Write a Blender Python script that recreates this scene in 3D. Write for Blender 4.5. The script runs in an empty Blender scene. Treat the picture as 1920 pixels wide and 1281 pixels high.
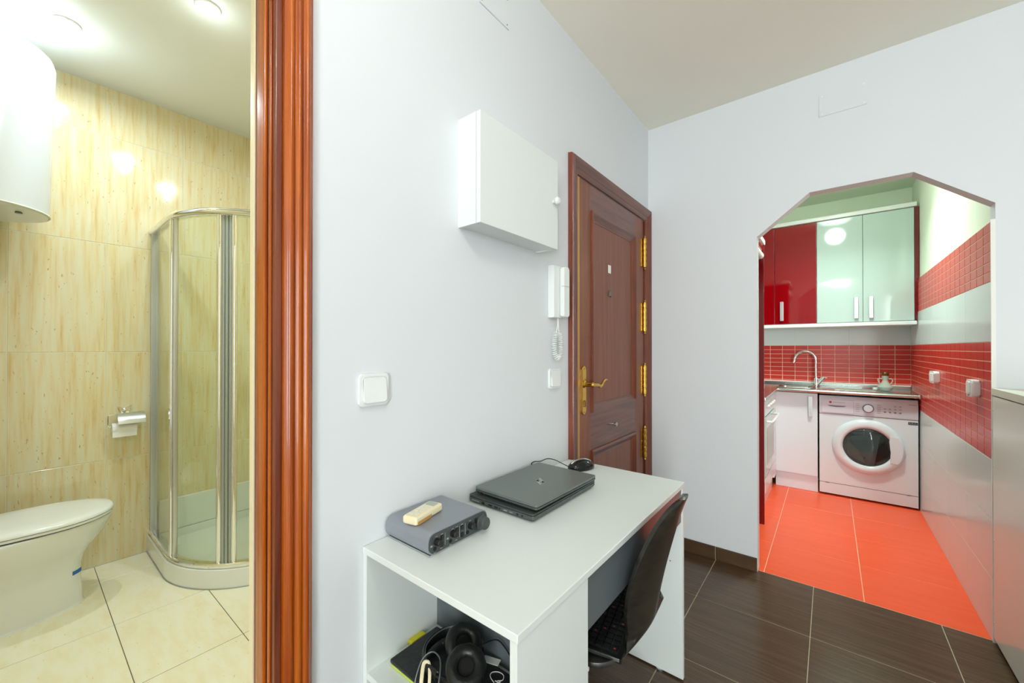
import bpy, bmesh, math, random
from mathutils import Vector, Matrix
random.seed(4)
SC = bpy.context.scene
COL = SC.collection
PI = math.pi

# ------------------------------------------------------------------ camera, world, exposure
cam_d = bpy.data.cameras.new('camera'); cam = bpy.data.objects.new('camera', cam_d); COL.objects.link(cam)
cam_d.sensor_fit = 'HORIZONTAL'; cam_d.sensor_width = 36.0
cam_d.lens = 743.44 / 1920 * 36.0
cam_d.shift_y = 9.2 / 1920
cam_d.clip_start = 0.02
cam.location = (0, 0, 1.2)
cam.rotation_euler = (math.radians(90.26), 0, math.radians(38.746))
SC.camera = cam
w = bpy.data.worlds.new('world'); SC.world = w; w.use_nodes = True
w.node_tree.nodes['Background'].inputs[0].default_value = (0.8, 0.9, 1.0, 1)
w.node_tree.nodes['Background'].inputs[1].default_value = 0.3
SC.view_settings.view_transform = 'Standard'; SC.view_settings.look = 'None'
SC.view_settings.gamma = 1.0; SC.view_settings.use_curve_mapping = False
SC.view_settings.exposure = 0.08

LIV_W, KIT_W, BATH_W, FILL_W = 5.4, 14.0, 7.2, 165.0          # watts of each lamp / the added window fill
LIV_C, FILL_C = (0.99, 1.0, 1.0), (0.985, 0.995, 1.0)
dl_ = bpy.data.lights.new('added_window_fill', 'AREA'); dl_.shape = 'RECTANGLE'; dl_.size, dl_.size_y = 0.95, 2.1; dl_.energy = FILL_W; dl_.color = FILL_C  # soft fill light, added outside a made-up window out of view
dlo = bpy.data.objects.new('added_window_fill', dl_); COL.objects.link(dlo); dlo.location = (1.4, -2.96, 1.21); dlo.rotation_euler = (math.radians(90), 0, 0)

XA, YB, XK, YW, YL = -0.895, 2.493, 0.515, 4.57, 0.0
ZC, ZK, ZBATH = 2.578, 2.52, 2.66
XBW = -3.15

# ------------------------------------------------------------------ materials
def S(r, g, b):
    def f(c):
        c /= 255.0
        return c / 12.92 if c <= 0.04045 else ((c + 0.055) / 1.055) ** 2.4
    return (f(r), f(g), f(b), 1)
M = {}
def mat(name, col, rough=0.5, metal=0.0, coat=0.0, spec=0.5, bump=None, emit=None):
    m = bpy.data.materials.new(name); m.use_nodes = True
    nt = m.node_tree; p = nt.nodes['Principled BSDF']
    p.inputs['Base Color'].default_value = col; p.inputs['Roughness'].default_value = rough
    p.inputs['Metallic'].default_value = metal; p.inputs['Coat Weight'].default_value = coat
    p.inputs['Coat Roughness'].default_value = 0.05
    p.inputs['Specular IOR Level'].default_value = spec
    if emit:
        p.inputs['Emission Color'].default_value = emit[0]; p.inputs['Emission Strength'].default_value = emit[1]
    if bump:                       # (scale, strength)
        tc = nt.nodes.new('ShaderNodeTexCoord'); n = nt.nodes.new('ShaderNodeTexNoise')
        n.inputs['Scale'].default_value = bump[0]; n.inputs['Detail'].default_value = 4
        b = nt.nodes.new('ShaderNodeBump'); b.inputs['Strength'].default_value = bump[1]; b.inputs['Distance'].default_value = 0.01
        nt.links.new(tc.outputs['Object'], n.inputs['Vector']); nt.links.new(n.outputs['Fac'], b.inputs['Height'])
        nt.links.new(b.outputs['Normal'], p.inputs['Normal'])
    M[name] = m
    return m
def streak(name, cols, scale, rough, noise=5.0, detail=6, coat=0.0, bump=0.0, rand=True, pits=None, spec=0.5):
    """streaky stone / wood grain; scale = stretch per axis, cols = colour ramp [(pos, colour)]"""
    m = mat(name, cols[0][1], rough, coat=coat, spec=spec); nt = m.node_tree; p = nt.nodes['Principled BSDF']; L = nt.links.new
    tc = nt.nodes.new('ShaderNodeTexCoord'); mp = nt.nodes.new('ShaderNodeMapping'); mp.inputs['Scale'].default_value = scale
    vec = tc.outputs['Object']
    if rand:
        oi = nt.nodes.new('ShaderNodeObjectInfo'); mu = nt.nodes.new('ShaderNodeMath'); mu.operation = 'MULTIPLY'; mu.inputs[1].default_value = 37.0
        ad = nt.nodes.new('ShaderNodeVectorMath'); ad.operation = 'ADD'
        L(oi.outputs['Random'], mu.inputs[0]); L(tc.outputs['Object'], ad.inputs[0]); L(mu.outputs[0], ad.inputs[1]); vec = ad.outputs[0]
    L(vec, mp.inputs['Vector'])
    n = nt.nodes.new('ShaderNodeTexNoise'); n.inputs['Scale'].default_value = noise; n.inputs['Detail'].default_value = detail; n.inputs['Roughness'].default_value = 0.6
    L(mp.outputs[0], n.inputs['Vector'])
    cr = nt.nodes.new('ShaderNodeValToRGB'); e = cr.color_ramp.elements
    while len(e) < len(cols): e.new(0.5)
    for k, (q, c) in enumerate(cols): e[k].position = q; e[k].color = c
    L(n.outputs['Fac'], cr.inputs['Fac']); out = cr.outputs['Color']
    if pits:
        n2 = nt.nodes.new('ShaderNodeTexNoise'); n2.inputs['Scale'].default_value = pits[0]; n2.inputs['Detail'].default_value = 2
        mp2 = nt.nodes.new('ShaderNodeMapping'); mp2.inputs['Scale'].default_value = pits[3]; L(vec, mp2.inputs['Vector']); L(mp2.outputs[0], n2.inputs['Vector'])
        c2 = nt.nodes.new('ShaderNodeValToRGB'); c2.color_ramp.elements[0].position = pits[1]; c2.color_ramp.elements[1].position = pits[1] + 0.05
        L(n2.outputs['Fac'], c2.inputs['Fac'])
        mx = nt.nodes.new('ShaderNodeMix'); mx.data_type = 'RGBA'; mx.inputs['B'].default_value = pits[2]
        L(c2.outputs['Color'], mx.inputs['Factor']); L(out, mx.inputs['A']); out = mx.outputs['Result']
    L(out, p.inputs['Base Color'])
    if bump:
        b = nt.nodes.new('ShaderNodeBump'); b.inputs['Strength'].default_value = bump; b.inputs['Distance'].default_value = 0.003
        L(n.outputs['Fac'], b.inputs['Height']); L(b.outputs['Normal'], p.inputs['Normal'])
    return m

mat('wall_paint', S(222, 226, 230), 0.6, bump=(14, 0.03))
mat('ceiling_paint', S(248, 245, 231), 0.7)
mat('lamp_tinted_paint', S(234, 244, 222), 0.6)  # pale paint with a little of the lamp's green cast in its colour
mat('bath_ceiling', S(236, 240, 236), 0.5)
streak('mahogany', [(0.3, S(92, 40, 24)), (0.5, S(116, 56, 36)), (0.7, S(134, 72, 48))], (9, 9, 0.5), 0.32, noise=6, coat=0.25)
streak('mahogany_cross', [(0.3, S(84, 44, 34)), (0.5, S(108, 62, 48)), (0.7, S(124, 76, 58))], (9, 0.5, 9), 0.32, noise=6, coat=0.25)
streak('mahogany_panel', [(0.25, S(112, 62, 44)), (0.5, S(130, 78, 56)), (0.75, S(142, 90, 64))], (7, 7, 0.35), 0.42, noise=6)
streak('varnished_wood', [(0.25, S(122, 48, 7)), (0.45, S(160, 72, 11)), (0.62, S(188, 97, 20)), (0.8, S(138, 55, 7))], (8, 8, 0.25), 0.25, noise=6, coat=0.2, spec=0.35)
mat('brass', S(214, 176, 84), 0.2, 1.0)
mat('brass_strip', S(196, 150, 72), 0.4, 0.3)
mat('chrome', (0.86, 0.87, 0.87, 1), 0.07, 1.0)
mat('steel', S(190, 198, 194), 0.22, 1.0)
mat('silver', S(205, 208, 208), 0.3, 1.0)
mat('white_laminate', S(226, 232, 230), 0.35)
mat('white_edge', S(214, 218, 210), 0.4)
mat('white_gloss', S(190, 211, 205), 0.08, coat=0.2)
mat('white_plastic', S(232, 236, 235), 0.3)
mat('white_enamel', S(228, 234, 241), 0.2, coat=0.1)
mat('panel_plastic', S(214, 212, 222), 0.25)
mat('ceramic', S(236, 240, 236), 0.1, coat=0.4)
mat('red_gloss', S(140, 4, 12), 0.06, coat=0.4)
mat('red_panel', S(112, 10, 16), 0.12, coat=0.3)
mat('graphite', S(96, 104, 108), 0.28)
mat('black_plastic', S(20, 22, 22), 0.35)
mat('black_leather', S(24, 27, 26), 0.38, bump=(60, 0.2))
mat('black_glass', S(14, 18, 18), 0.05)
mat('black_matte', S(12, 12, 12), 0.7)
streak('black_wood', [(0.3, S(22, 22, 20)), (0.6, S(44, 42, 36)), (0.8, S(52, 48, 40))], (8, 1, 8), 0.3, noise=8, rand=False)
mat('dark_alu', S(110, 116, 114), 0.35, 0.4)
mat('laptop_lid', S(112, 120, 117), 0.4, 0.25)
mat('laptop_dark', S(70, 76, 74), 0.4, 0.3)
mat('laptop_side', S(84, 92, 92), 0.4, 0.3)
mat('logo_grey', S(168, 176, 172), 0.3, 0.5)
mat('interface_body', S(146, 152, 160), 0.38, 0.35)
mat('interface_face', S(66, 72, 72), 0.4)
mat('cream_plastic', S(238, 226, 190), 0.4)
mat('tan_label', S(196, 150, 84), 0.5)
mat('screen_grey', S(172, 184, 172), 0.25)
mat('lime', S(186, 206, 84), 0.5)
mat('yellow', S(222, 214, 40), 0.5)
mat('grout_white', S(226, 226, 212), 0.8)
mat('grout_floor', S(182, 172, 142), 0.8)
mat('grout_cream', S(246, 206, 176), 0.8)
mat('grout_dark', S(96, 88, 66), 0.85)
streak('tile_brown', [(0.3, S(70, 52, 37)), (0.5, S(82, 62, 44)), (0.7, S(95, 73, 53))], (0.5, 14, 1), 0.24, noise=6, bump=0.12)
streak('tile_red_floor', [(0.3, S(250, 92, 52)), (0.5, S(253, 98, 57)), (0.7, S(255, 104, 62))], (0.6, 8, 1), 0.32, noise=5, bump=0.04, spec=0.3)
streak('tile_mosaic', [(0.3, S(196, 42, 34)), (0.7, S(212, 54, 42))], (1, 1, 1), 0.28, noise=3)
mat('tile_white', S(222, 232, 230), 0.2, spec=0.35)
mat('white_satin', S(234, 238, 228), 0.2, spec=0.3)
streak('travertine', [(0.28, S(220, 190, 132)), (0.42, S(229, 211, 162)), (0.56, S(231, 220, 182)), (0.75, S(228, 226, 200))], (12, 12, 0.8), 0.1, noise=4.5, coat=0.3, pits=(105, 0.685, S(206, 174, 116), (1, 1, 0.4)))
streak('travertine_floor', [(0.28, S(236, 224, 186)), (0.45, S(239, 231, 200)), (0.6, S(240, 236, 212)), (0.8, S(240, 237, 216))], (1, 3, 1), 0.3, noise=7, pits=(90, 0.70, S(224, 204, 160), (0.5, 1, 1)))
mat('paper', S(240, 240, 236), 0.7)
mat('blue_label', S(40, 110, 190), 0.5)
mat('rubber_white', S(222, 224, 214), 0.6)
mat('bulb', (1, 1, 1, 1), 0.4, emit=((1, 0.98, 0.94, 1), 14.0))
mat('kitchen_bulb', (1, 1, 1, 1), 0.4, emit=((0.93, 1, 0.93, 1), 9.0))
mat('red_print', S(180, 40, 60), 0.5)
mat('grey_print', S(120, 120, 130), 0.5)
mat('key_legend', S(150, 66, 66), 0.5)
mat('amber_stopper', S(96, 66, 14), 0.25)
mat('pink_plastic', S(150, 92, 92), 0.4)
def glass(name, tint, refl=1.0, ior=1.5):
    m = bpy.data.materials.new(name); m.use_nodes = True; nt = m.node_tree; nt.nodes.remove(nt.nodes['Principled BSDF'])
    o = nt.nodes['Material Output']; t = nt.nodes.new('ShaderNodeBsdfTransparent'); t.inputs[0].default_value = tint
    g = nt.nodes.new('ShaderNodeBsdfGlossy'); g.inputs['Roughness'].default_value = 0.02
    f = nt.nodes.new('ShaderNodeLayerWeight'); f.inputs['Blend'].default_value = 0.5      # same from both sides of a thin pane
    pw = nt.nodes.new('ShaderNodeMath'); pw.operation = 'POWER'; pw.inputs[1].default_value = 4.0
    ml = nt.nodes.new('ShaderNodeMath'); ml.operation = 'MULTIPLY_ADD'; ml.inputs[1].default_value = 0.9 * refl; ml.inputs[2].default_value = 0.04 * refl
    nt.links.new(f.outputs['Facing'], pw.inputs[0]); nt.links.new(pw.outputs[0], ml.inputs[0])
    x = nt.nodes.new('ShaderNodeMixShader')
    nt.links.new(ml.outputs[0], x.inputs[0]); nt.links.new(t.outputs[0], x.inputs[1]); nt.links.new(g.outputs[0], x.inputs[2]); nt.links.new(x.outputs[0], o.inputs[0])
    M[name] = m
glass('shower_glass', (0.95, 0.98, 0.94, 1), 0.7)
glass('door_glass', (0.74, 0.82, 0.81, 1))
glass('lamp_shade', (0.97, 0.97, 0.96, 1))
glass('added_window_glass', (0.96, 0.98, 0.97, 1))
mat('cruet_glass', S(206, 222, 208), 0.08); M['cruet_glass'].node_tree.nodes['Principled BSDF'].inputs['Alpha'].default_value = 0.6

# ------------------------------------------------------------------ mesh helpers (world coordinates)
def NB(): return bmesh.new()
def merge(bm, t):
    me = bpy.data.meshes.new('tmp'); t.to_mesh(me); t.free(); bm.from_mesh(me); bpy.data.meshes.remove(me)
def box(bm, x0, x1, y0, y1, z0, z1, bev=0.0, seg=2):
    t = bmesh.new(); bmesh.ops.create_cube(t, size=1.0)
    for v in t.verts: v.co = Vector(((x0 + x1) / 2 + v.co.x * (x1 - x0), (y0 + y1) / 2 + v.co.y * (y1 - y0), (z0 + z1) / 2 + v.co.z * (z1 - z0)))
    if bev: bmesh.ops.bevel(t, geom=t.edges[:], offset=bev, segments=seg, affect='EDGES', profile=0.5)
    merge(bm, t); return bm
def bx(*a, **k): return box(NB(), *a, **k)
def tube(bm, pts, r, n=10, closed=False, flat=None):
    pts = [Vector(p) for p in pts]; N = len(pts); rings = []
    rad = r if isinstance(r, (list, tuple)) else [r] * N
    def tan(i):
        if closed: return (pts[(i + 1) % N] - pts[i - 1]).normalized()
        return (pts[min(i + 1, N - 1)] - pts[max(i - 1, 0)]).normalized()
    t0 = tan(0); u = t0.orthogonal().normalized()
    if flat: u = Vector(flat[0]); u = (u - t0 * u.dot(t0)).normalized()
    for i in range(N):
        t = tan(i); u = (u - t * u.dot(t)).normalized(); v = t.cross(u)
        s = flat[1] if flat else 1.0
        rings.append([bm.verts.new(pts[i] + (u * math.cos(2 * PI * k / n) * s + v * math.sin(2 * PI * k / n)) * rad[i]) for k in range(n)])
    for i in range(N if closed else N - 1):
        a, b = rings[i], rings[(i + 1) % N]
        for k in range(n): bm.faces.new((a[k], a[(k + 1) % n], b[(k + 1) % n], b[k]))
    if not closed: bm.faces.new(rings[0][::-1]); bm.faces.new(rings[-1])
    return bm
def tb(*a, **k): return tube(NB(), *a, **k)
def lathe(bm, prof, c, n=32, axis='z'):
    """prof = [(radius, height)] from one end to the other, round the given axis at c"""
    rings = []
    for r, h in prof:
        ring = []
        for k in range(n):
            a = 2 * PI * k / n; p, q = math.cos(a) * r, math.sin(a) * r
            d = {'z': (p, q, h), 'x': (h, p, q), 'y': (q, h, p)}[axis]
            ring.append(bm.verts.new(Vector(c) + Vector(d)))
        rings.append(ring)
    for a, b in zip(rings, rings[1:]):
        for k in range(n): bm.faces.new((a[k], a[(k + 1) % n], b[(k + 1) % n], b[k]))
    bm.faces.new(rings[0][::-1]); bm.faces.new(rings[-1]); return bm
def lt(*a, **k): return lathe(NB(), *a, **k)
def prism(bm, pts, plane, a0, a1, bev=0.0, seg=2):
    t = bmesh.new()
    def P(u, v, w_): return {'xy': (u, v, w_), 'yz': (w_, u, v), 'xz': (u, w_, v)}[plane]
    A = [t.verts.new(P(u, v, a0)) for u, v in pts]; B_ = [t.verts.new(P(u, v, a1)) for u, v in pts]; n = len(pts)
    f1 = t.faces.new(A[::-1]); f2 = t.faces.new(B_)
    for k in range(n): t.faces.new((A[k], A[(k + 1) % n], B_[(k + 1) % n], B_[k]))
    if bev:
        eds = list(set(list(f1.edges) + list(f2.edges)))
        bmesh.ops.bevel(t, geom=eds, offset=bev, segments=seg, affect='EDGES', profile=0.5)
    merge(bm, t); return bm
def pr(*a, **k): return prism(NB(), *a, **k)
def rrect(u0, u1, v0, v1, r, n=6):
    out = []
    for cx, cy, a0 in ((u1 - r, v1 - r, 0), (u0 + r, v1 - r, 90), (u0 + r, v0 + r, 180), (u1 - r, v0 + r, 270)):
        for k in range(n + 1):
            a = math.radians(a0 + 90 * k / n); out.append((cx + r * math.cos(a), cy + r * math.sin(a)))
    return out
def loft(bm, loops, cap=True):
    R = [[bm.verts.new(p) for p in lp] for lp in loops]
    for a, b in zip(R, R[1:]):
        n = len(a)
        for k in range(n): bm.faces.new((a[k], a[(k + 1) % n], b[(k + 1) % n], b[k]))
    if cap: bm.faces.new(R[0][::-1]); bm.faces.new(R[-1])
    return bm
def smooth_path(P, n=6):
    P = [Vector(p) for p in P]; out = []
    for i in range(len(P) - 1):
        a, b, c, d = P[max(i - 1, 0)], P[i], P[i + 1], P[min(i + 2, len(P) - 1)]
        for k in range(n):
            t = k / n; out.append(0.5 * ((2 * b) + (c - a) * t + (2 * a - 5 * b + 4 * c - d) * t * t + (3 * b - a - 3 * c + d) * t ** 3))
    return out + [P[-1]]
def wloc(o):
    v = Vector((0, 0, 0))
    while o is not None: v += Vector(o.location); o = o.parent
    return v
def obj(name, bm, m, parent=None, loc=None, smooth=35, kind=None):
    """link a bmesh given in world coordinates as ONE object; origin = loc (top level) or the parent's origin"""
    bmesh.ops.recalc_face_normals(bm, faces=bm.faces[:])
    me = bpy.data.meshes.new(name); org = wloc(parent) if parent else Vector(loc or (0, 0, 0))
    if org.length: bmesh.ops.translate(bm, verts=bm.verts[:], vec=-org)
    bm.to_mesh(me); bm.free(); me.materials.append(M[m])
    if smooth: me.shade_smooth(); me.set_sharp_from_angle(angle=math.radians(smooth))
    o = bpy.data.objects.new(name, me); COL.objects.link(o)
    if parent: o.parent = parent
    else: o.location = org
    if smooth and name != 'shell' and len(me.polygons) < 700:      # keeps the big faces of bevelled parts flat
        wn_ = o.modifiers.new('normals', 'WEIGHTED_NORMAL'); wn_.keep_sharp = True
    if kind: o['kind'] = kind
    return o
def tag(o, label, cat, group=None, kind=None):
    o['label'] = label; o['category'] = cat
    if group: o['group'] = group
    if kind: o['kind'] = kind
    return o
def thing(name, label, cat, loc, group=None, kind=None):
    o = bpy.data.objects.new(name, None); COL.objects.link(o); o.location = loc; o.empty_display_size = 0.1
    return tag(o, label, cat, group, kind)
TILE = {}
def tiles(parent, plane, us, vs, face, back, m, name='tile', gap=0.003, bev=0.0012, skip=None, limit=None):
    """one object per tile on a grid; plane 'xy' (floor), 'yz', 'xz'; face/back = coordinate of the front and rear of the tiles"""
    org = wloc(parent); spots = []
    for u0, u1 in zip(us, us[1:]):
        for v0, v1 in zip(vs, vs[1:]):
            if skip and skip((u0 + u1) / 2, (v0 + v1) / 2): continue
            spots.append((u0, u1, v0, v1))
    rest = []
    if limit is not None: spots.sort(key=lambda s: limit[1](s)); rest = spots[limit[0]:]; spots = spots[:limit[0]]
    def co(u, v, w_): return Vector({'xy': (u, v, w_), 'yz': (w_, u, v), 'xz': (u, w_, v)}[plane])
    def geo(du, dv):
        t = bmesh.new(); th = abs(back - face); sg = 1 if face > back else -1
        h0, h1 = du / 2 - gap / 2, dv / 2 - gap / 2
        A = [t.verts.new(co(a, b, -sg * th)) for a, b in ((-h0, -h1), (h0, -h1), (h0, h1), (-h0, h1))]
        B_ = [t.verts.new(co(a, b, -sg * bev)) for a, b in ((-h0, -h1), (h0, -h1), (h0, h1), (-h0, h1))]
        C_ = [t.verts.new(co(a, b, 0)) for a, b in ((-h0 + bev, -h1 + bev), (h0 - bev, -h1 + bev), (h0 - bev, h1 - bev), (-h0 + bev, h1 - bev))]
        t.faces.new(C_)
        for p, q in ((A, B_), (B_, C_)):
            for k in range(4): t.faces.new((p[k], p[(k + 1) % 4], q[(k + 1) % 4], q[k]))
        t.faces.new(A[::-1]); bmesh.ops.recalc_face_normals(t, faces=t.faces[:]); return t
    for u0, u1, v0, v1 in spots:
        key = (plane, round(u1 - u0, 4), round(v1 - v0, 4), m, round(face - back, 4), gap)
        if key not in TILE:
            me = bpy.data.meshes.new(name); t = geo(u1 - u0, v1 - v0); t.to_mesh(me); t.free(); me.materials.append(M[m]); TILE[key] = me
        o = bpy.data.objects.new(name, TILE[key]); COL.objects.link(o); o.parent = parent
        o.location = co((u0 + u1) / 2, (v0 + v1) / 2, face) - org
    if rest:
        bm = NB()
        for u0, u1, v0, v1 in rest:
            t = geo(u1 - u0, v1 - v0); bmesh.ops.translate(t, verts=t.verts[:], vec=co((u0 + u1) / 2, (v0 + v1) / 2, face)); merge(bm, t)
        obj(name + '_field', bm, m, parent, smooth=0, kind='stuff')
def rng(a, step, lo, hi):
    """grid lines a + k*step clipped to [lo, hi]"""
    out = [lo]; k = math.ceil((lo - a) / step - 1e-6)
    while a + k * step < hi - 0.012:
        if a + k * step > lo + 0.012: out.append(a + k * step)
        k += 1
    return out + [hi]
def struct(name, bm, m, label, cat, loc=None, smooth=0):
    return tag(obj(name, bm, m, loc=loc, smooth=smooth), label, cat, kind='structure')

# ------------------------------------------------------------------ the setting: living room
XR, YBK = 2.2, -2.8
fl = struct('floor', bx(XA, XR, YBK, 2.511, -0.06, -0.0015), 'grout_floor', 'living room floor of dark brown wood-look tiles', 'floor')
tiles(fl, 'xy', rng(-0.51, 0.4415, XA, XR), rng(2.508, 0.443, YBK, 2.509), 0.0, -0.01, 'tile_brown', gap=0.003)
struct('ceiling', bx(XA - 0.11, XR, YBK, YB + 0.07, ZC, ZC + 0.1), 'ceiling_paint', 'plain white living room ceiling', 'ceiling')
# left wall with the bathroom opening (Y -0.40..0.345) and the entrance door opening (Y 1.582..2.42)
bm = NB(); X0 = XA - 0.11
for y0, y1, z0, z1 in ((YBK, -0.40, 0, ZC), (-0.40, 0.345, 2.05, ZC), (0.345, 1.575, 0, ZC), (1.575, 2.425, 1.99, ZC), (2.425, YW, 0, ZC)):
    box(bm, X0, XA, y0, y1, z0, z1)
box(bm, X0, X0 + 0.012, 1.575, 2.425, 0, 1.99)
struct('wall_left', bm, 'wall_paint', 'white painted wall with the entrance door and bathroom opening', 'wall')
AR = [(-0.307, 0), (-0.307, 1.80), (-0.079, 1.985), (0.292, 1.985), (0.527, 1.794), (0.527, 0)]
struct('wall_far', pr([(XA, 0)] + AR + [(XR, 0), (XR, ZC), (XA, ZC)], 'xz', YB, YB + 0.065), 'wall_paint', 'white wall with a chamfered archway into the kitchen', 'wall')
struct('wall_right', bx(XR, XR + 0.1, YBK, YB + 0.07, 0, ZC), 'wall_paint', 'plain white wall right of the camera', 'wall')
bm = NB(); WN = (0.9, 1.9, 0.12, 2.3)              # unseen window opening, added to let fill light in behind the camera
for x0, x1, z0, z1 in ((XA - 0.11, WN[0], 0, ZC), (WN[1], XR, 0, ZC), (WN[0], WN[1], 0, WN[2]), (WN[0], WN[1], WN[3], ZC)): box(bm, x0, x1, YBK - 0.1, YBK, z0, z1)
struct('wall_back', bm, 'wall_paint', 'white wall with an added tall window behind the camera', 'wall')
wn = thing('added_window_1', 'added tall white double casement window behind the camera for fill light', 'window', (1.4, YBK, WN[2]), kind='structure')
for a, b in ((WN[0], 1.4), (1.4, WN[1])):
    f = NB()
    for q in ((a, a + 0.05, WN[2], WN[3]), (b - 0.05, b, WN[2], WN[3]), (a + 0.05, b - 0.05, WN[2], WN[2] + 0.05), (a + 0.05, b - 0.05, WN[3] - 0.05, WN[3])): box(f, q[0], q[1], YBK - 0.08, YBK - 0.03, q[2], q[3])
    f = obj('sash', f, 'white_plastic', wn, smooth=0)
    obj('pane', bx(a + 0.05, b - 0.05, YBK - 0.058, YBK - 0.052, WN[2] + 0.05, WN[3] - 0.05), 'added_window_glass', f, smooth=0)
bb = struct('baseboard_far', bx(XA, -0.3085, YB - 0.007, YB, 0, 0.0695), 'grout_floor', 'brown tile baseboard left of the kitchen archway', 'baseboard')
tiles(bb, 'xz', [XA, -0.512, -0.308], [0, 0.071], YB - 0.011, YB, 'tile_brown', gap=0.003)

# ------------------------------------------------------------------ kitchen shell
kf = struct('floor_kitchen', bx(XA, XK + 0.012, 2.511, YW + 0.01, -0.06, -0.0012), 'grout_cream', 'kitchen floor of glossy orange red tiles', 'floor')
tiles(kf, 'xy', rng(-0.281, 0.404, XA, XK + 0.012), rng(2.516, 0.4035, 2.511, YW), 0.0, -0.01, 'tile_red_floor', gap=0.0026)
struct('ceiling_kitchen', bx(XA, 0.6, YB + 0.065, YW + 0.1, ZK, ZK + 0.1), 'lamp_tinted_paint', 'pale kitchen ceiling seen through the archway', 'ceiling')
kr = struct('wall_kitchen_right', bx(XK + 0.012, 0.62, YB + 0.065, YW + 0.1, 0, ZK), 'lamp_tinted_paint', 'kitchen side wall with white tiles and two red mosaic bands', 'wall')
obj('grout', bx(XK + 0.0015, XK + 0.012, YB + 0.004, YW, 0, 0.742), 'grout_white', kr, smooth=0)
obj('grout', bx(XK + 0.0015, XK + 0.012, YB + 0.004, YW, 0.742, 1.226), 'grout_cream', kr, smooth=0)
obj('grout', bx(XK + 0.0015, XK + 0.012, YB + 0.004, YW, 1.226, 1.474), 'grout_white', kr, smooth=0)
obj('grout', bx(XK + 0.0015, XK + 0.012, YB + 0.004, YW, 1.474, 1.722), 'grout_cream', kr, smooth=0)
obj('edge_trim', bx(XK - 0.001, XK + 0.012, YB - 0.001, YB + 0.004, 0, 1.728), 'paper', kr, smooth=0)
YS = rng(2.485, 0.408, YB + 0.004, YW)
tiles(kr, 'yz', YS, [0, 0.252, 0.498, 0.742], XK, XK + 0.012, 'tile_white', 'wall_tile', gap=0.0016, bev=0.0006)
tiles(kr, 'yz', YS, [1.226, 1.474], XK, XK + 0.012, 'tile_white', 'wall_tile', gap=0.0016, bev=0.0006)
def band(z0, z1, n): return [z0 + (z1 - z0) * k / n for k in range(n + 1)]
YM = [YB + 0.004] + [2.5 + 0.1 * k for k in range(1, 21)] + [YW]
lo, hi = band(0.742, 1.226, 12), band(1.474, 1.722, 6)
tiles(kr, 'yz', YM, lo, XK, XK + 0.012, 'tile_mosaic', 'mosaic_tile', gap=0.0038, bev=0.0008, skip=lambda y, z: y > 4.16 and z < 0.85, limit=(210, lambda s: s[0]))
tiles(kr, 'yz', YM, hi, XK, XK + 0.012, 'tile_mosaic', 'mosaic_tile', gap=0.0038, bev=0.0008, limit=(90, lambda s: s[0]))
kb = struct('wall_kitchen_back', bx(XA, XK + 0.012, YW + 0.01, YW + 0.1, 0, ZK), 'lamp_tinted_paint', 'kitchen back wall with red mosaic splashback behind the sink', 'wall')
obj('grout', bx(XA, XK, YW + 0.0015, YW + 0.01, 0.75, 1.226), 'grout_cream', kb, smooth=0)
obj('grout', bx(XA, XK, YW + 0.0015, YW + 0.01, 1.226, 1.50), 'grout_white', kb, smooth=0)
XM = rng(0.421, 0.0971, XA, XK)
tiles(kb, 'xz', XM, band(0.742, 1.226, 12)[3:], YW, YW + 0.01, 'tile_mosaic', 'mosaic_tile', gap=0.0038, bev=0.0008, skip=lambda x, z: x < -0.6)
tiles(kb, 'xz', rng(0.13, 0.389, XA, XK), [1.226, 1.474], YW, YW + 0.01, 'tile_white', 'wall_tile', gap=0.0016, bev=0.0006)
obj('mosaic_strip', bx(XK - 0.03, XK, YW, YW + 0.01, 1.474, 1.722), 'tile_mosaic', kb, smooth=0)

# ------------------------------------------------------------------ bathroom shell
XI = XA - 0.11
bf = struct('floor_bathroom', bx(XBW, XA, -0.40, 1.41, -0.06, -0.0012), 'grout_dark', 'bathroom floor of pale cream stone tiles', 'floor')
tiles(bf, 'xy', rng(-1.928, 0.496, XBW, XI), rng(0.266, 0.3315, -0.40, 1.41), 0.0, -0.01, 'travertine_floor', gap=0.0025)
obj('threshold', bx(XI, XA, -0.40, 0.345, -0.012, 0.0), 'varnished_wood', bf, smooth=0)
struct('ceiling_bathroom', bx(XBW - 0.1, XI, -0.5, 1.5, ZBATH, ZBATH + 0.1), 'bath_ceiling', 'white bathroom ceiling with recessed downlights', 'ceiling')
ZT = [0, 0.576, 1.179, 1.783, 2.385, ZBATH]
bw = struct('wall_bathroom_far', bx(XBW - 0.1, XBW - 0.0015, -0.5, 1.5, 0, ZBATH), 'grout_white', 'bathroom wall of tall cream travertine tiles behind the toilet', 'wall')
tiles(bw, 'yz', rng(0.305, 0.339, -0.40, 1.41), ZT, XBW, XBW - 0.01, 'travertine', gap=0.0025)
b2 = struct('wall_bathroom_left', bx(XBW, XI, -0.5, -0.4015, 0, ZBATH), 'grout_white', 'bathroom wall of travertine tiles behind the cistern', 'wall')
tiles(b2, 'xz', rng(-2.81, 0.339, XBW, XI), ZT, -0.40, -0.41, 'travertine', gap=0.0025)
b3 = struct('wall_bathroom_right', bx(XBW, XI, 1.4115, 1.5, 0, ZBATH), 'grout_white', 'bathroom wall of travertine tiles inside the shower', 'wall')
tiles(b3, 'xz', rng(-2.81, 0.339, XBW, XI), ZT, 1.41, 1.42, 'travertine', gap=0.0025)
struct('wall_bathroom_near', bx(XI - 0.012, XI, 0.36, 1.41, 0, ZBATH), 'travertine', 'cream bathroom wall beside the doorway', 'wall')
struct('wall_bathroom_head', bx(XI - 0.012, XI, -0.40, 0.36, 2.06, ZBATH), 'travertine', 'cream bathroom wall above the doorway', 'wall')

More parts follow.
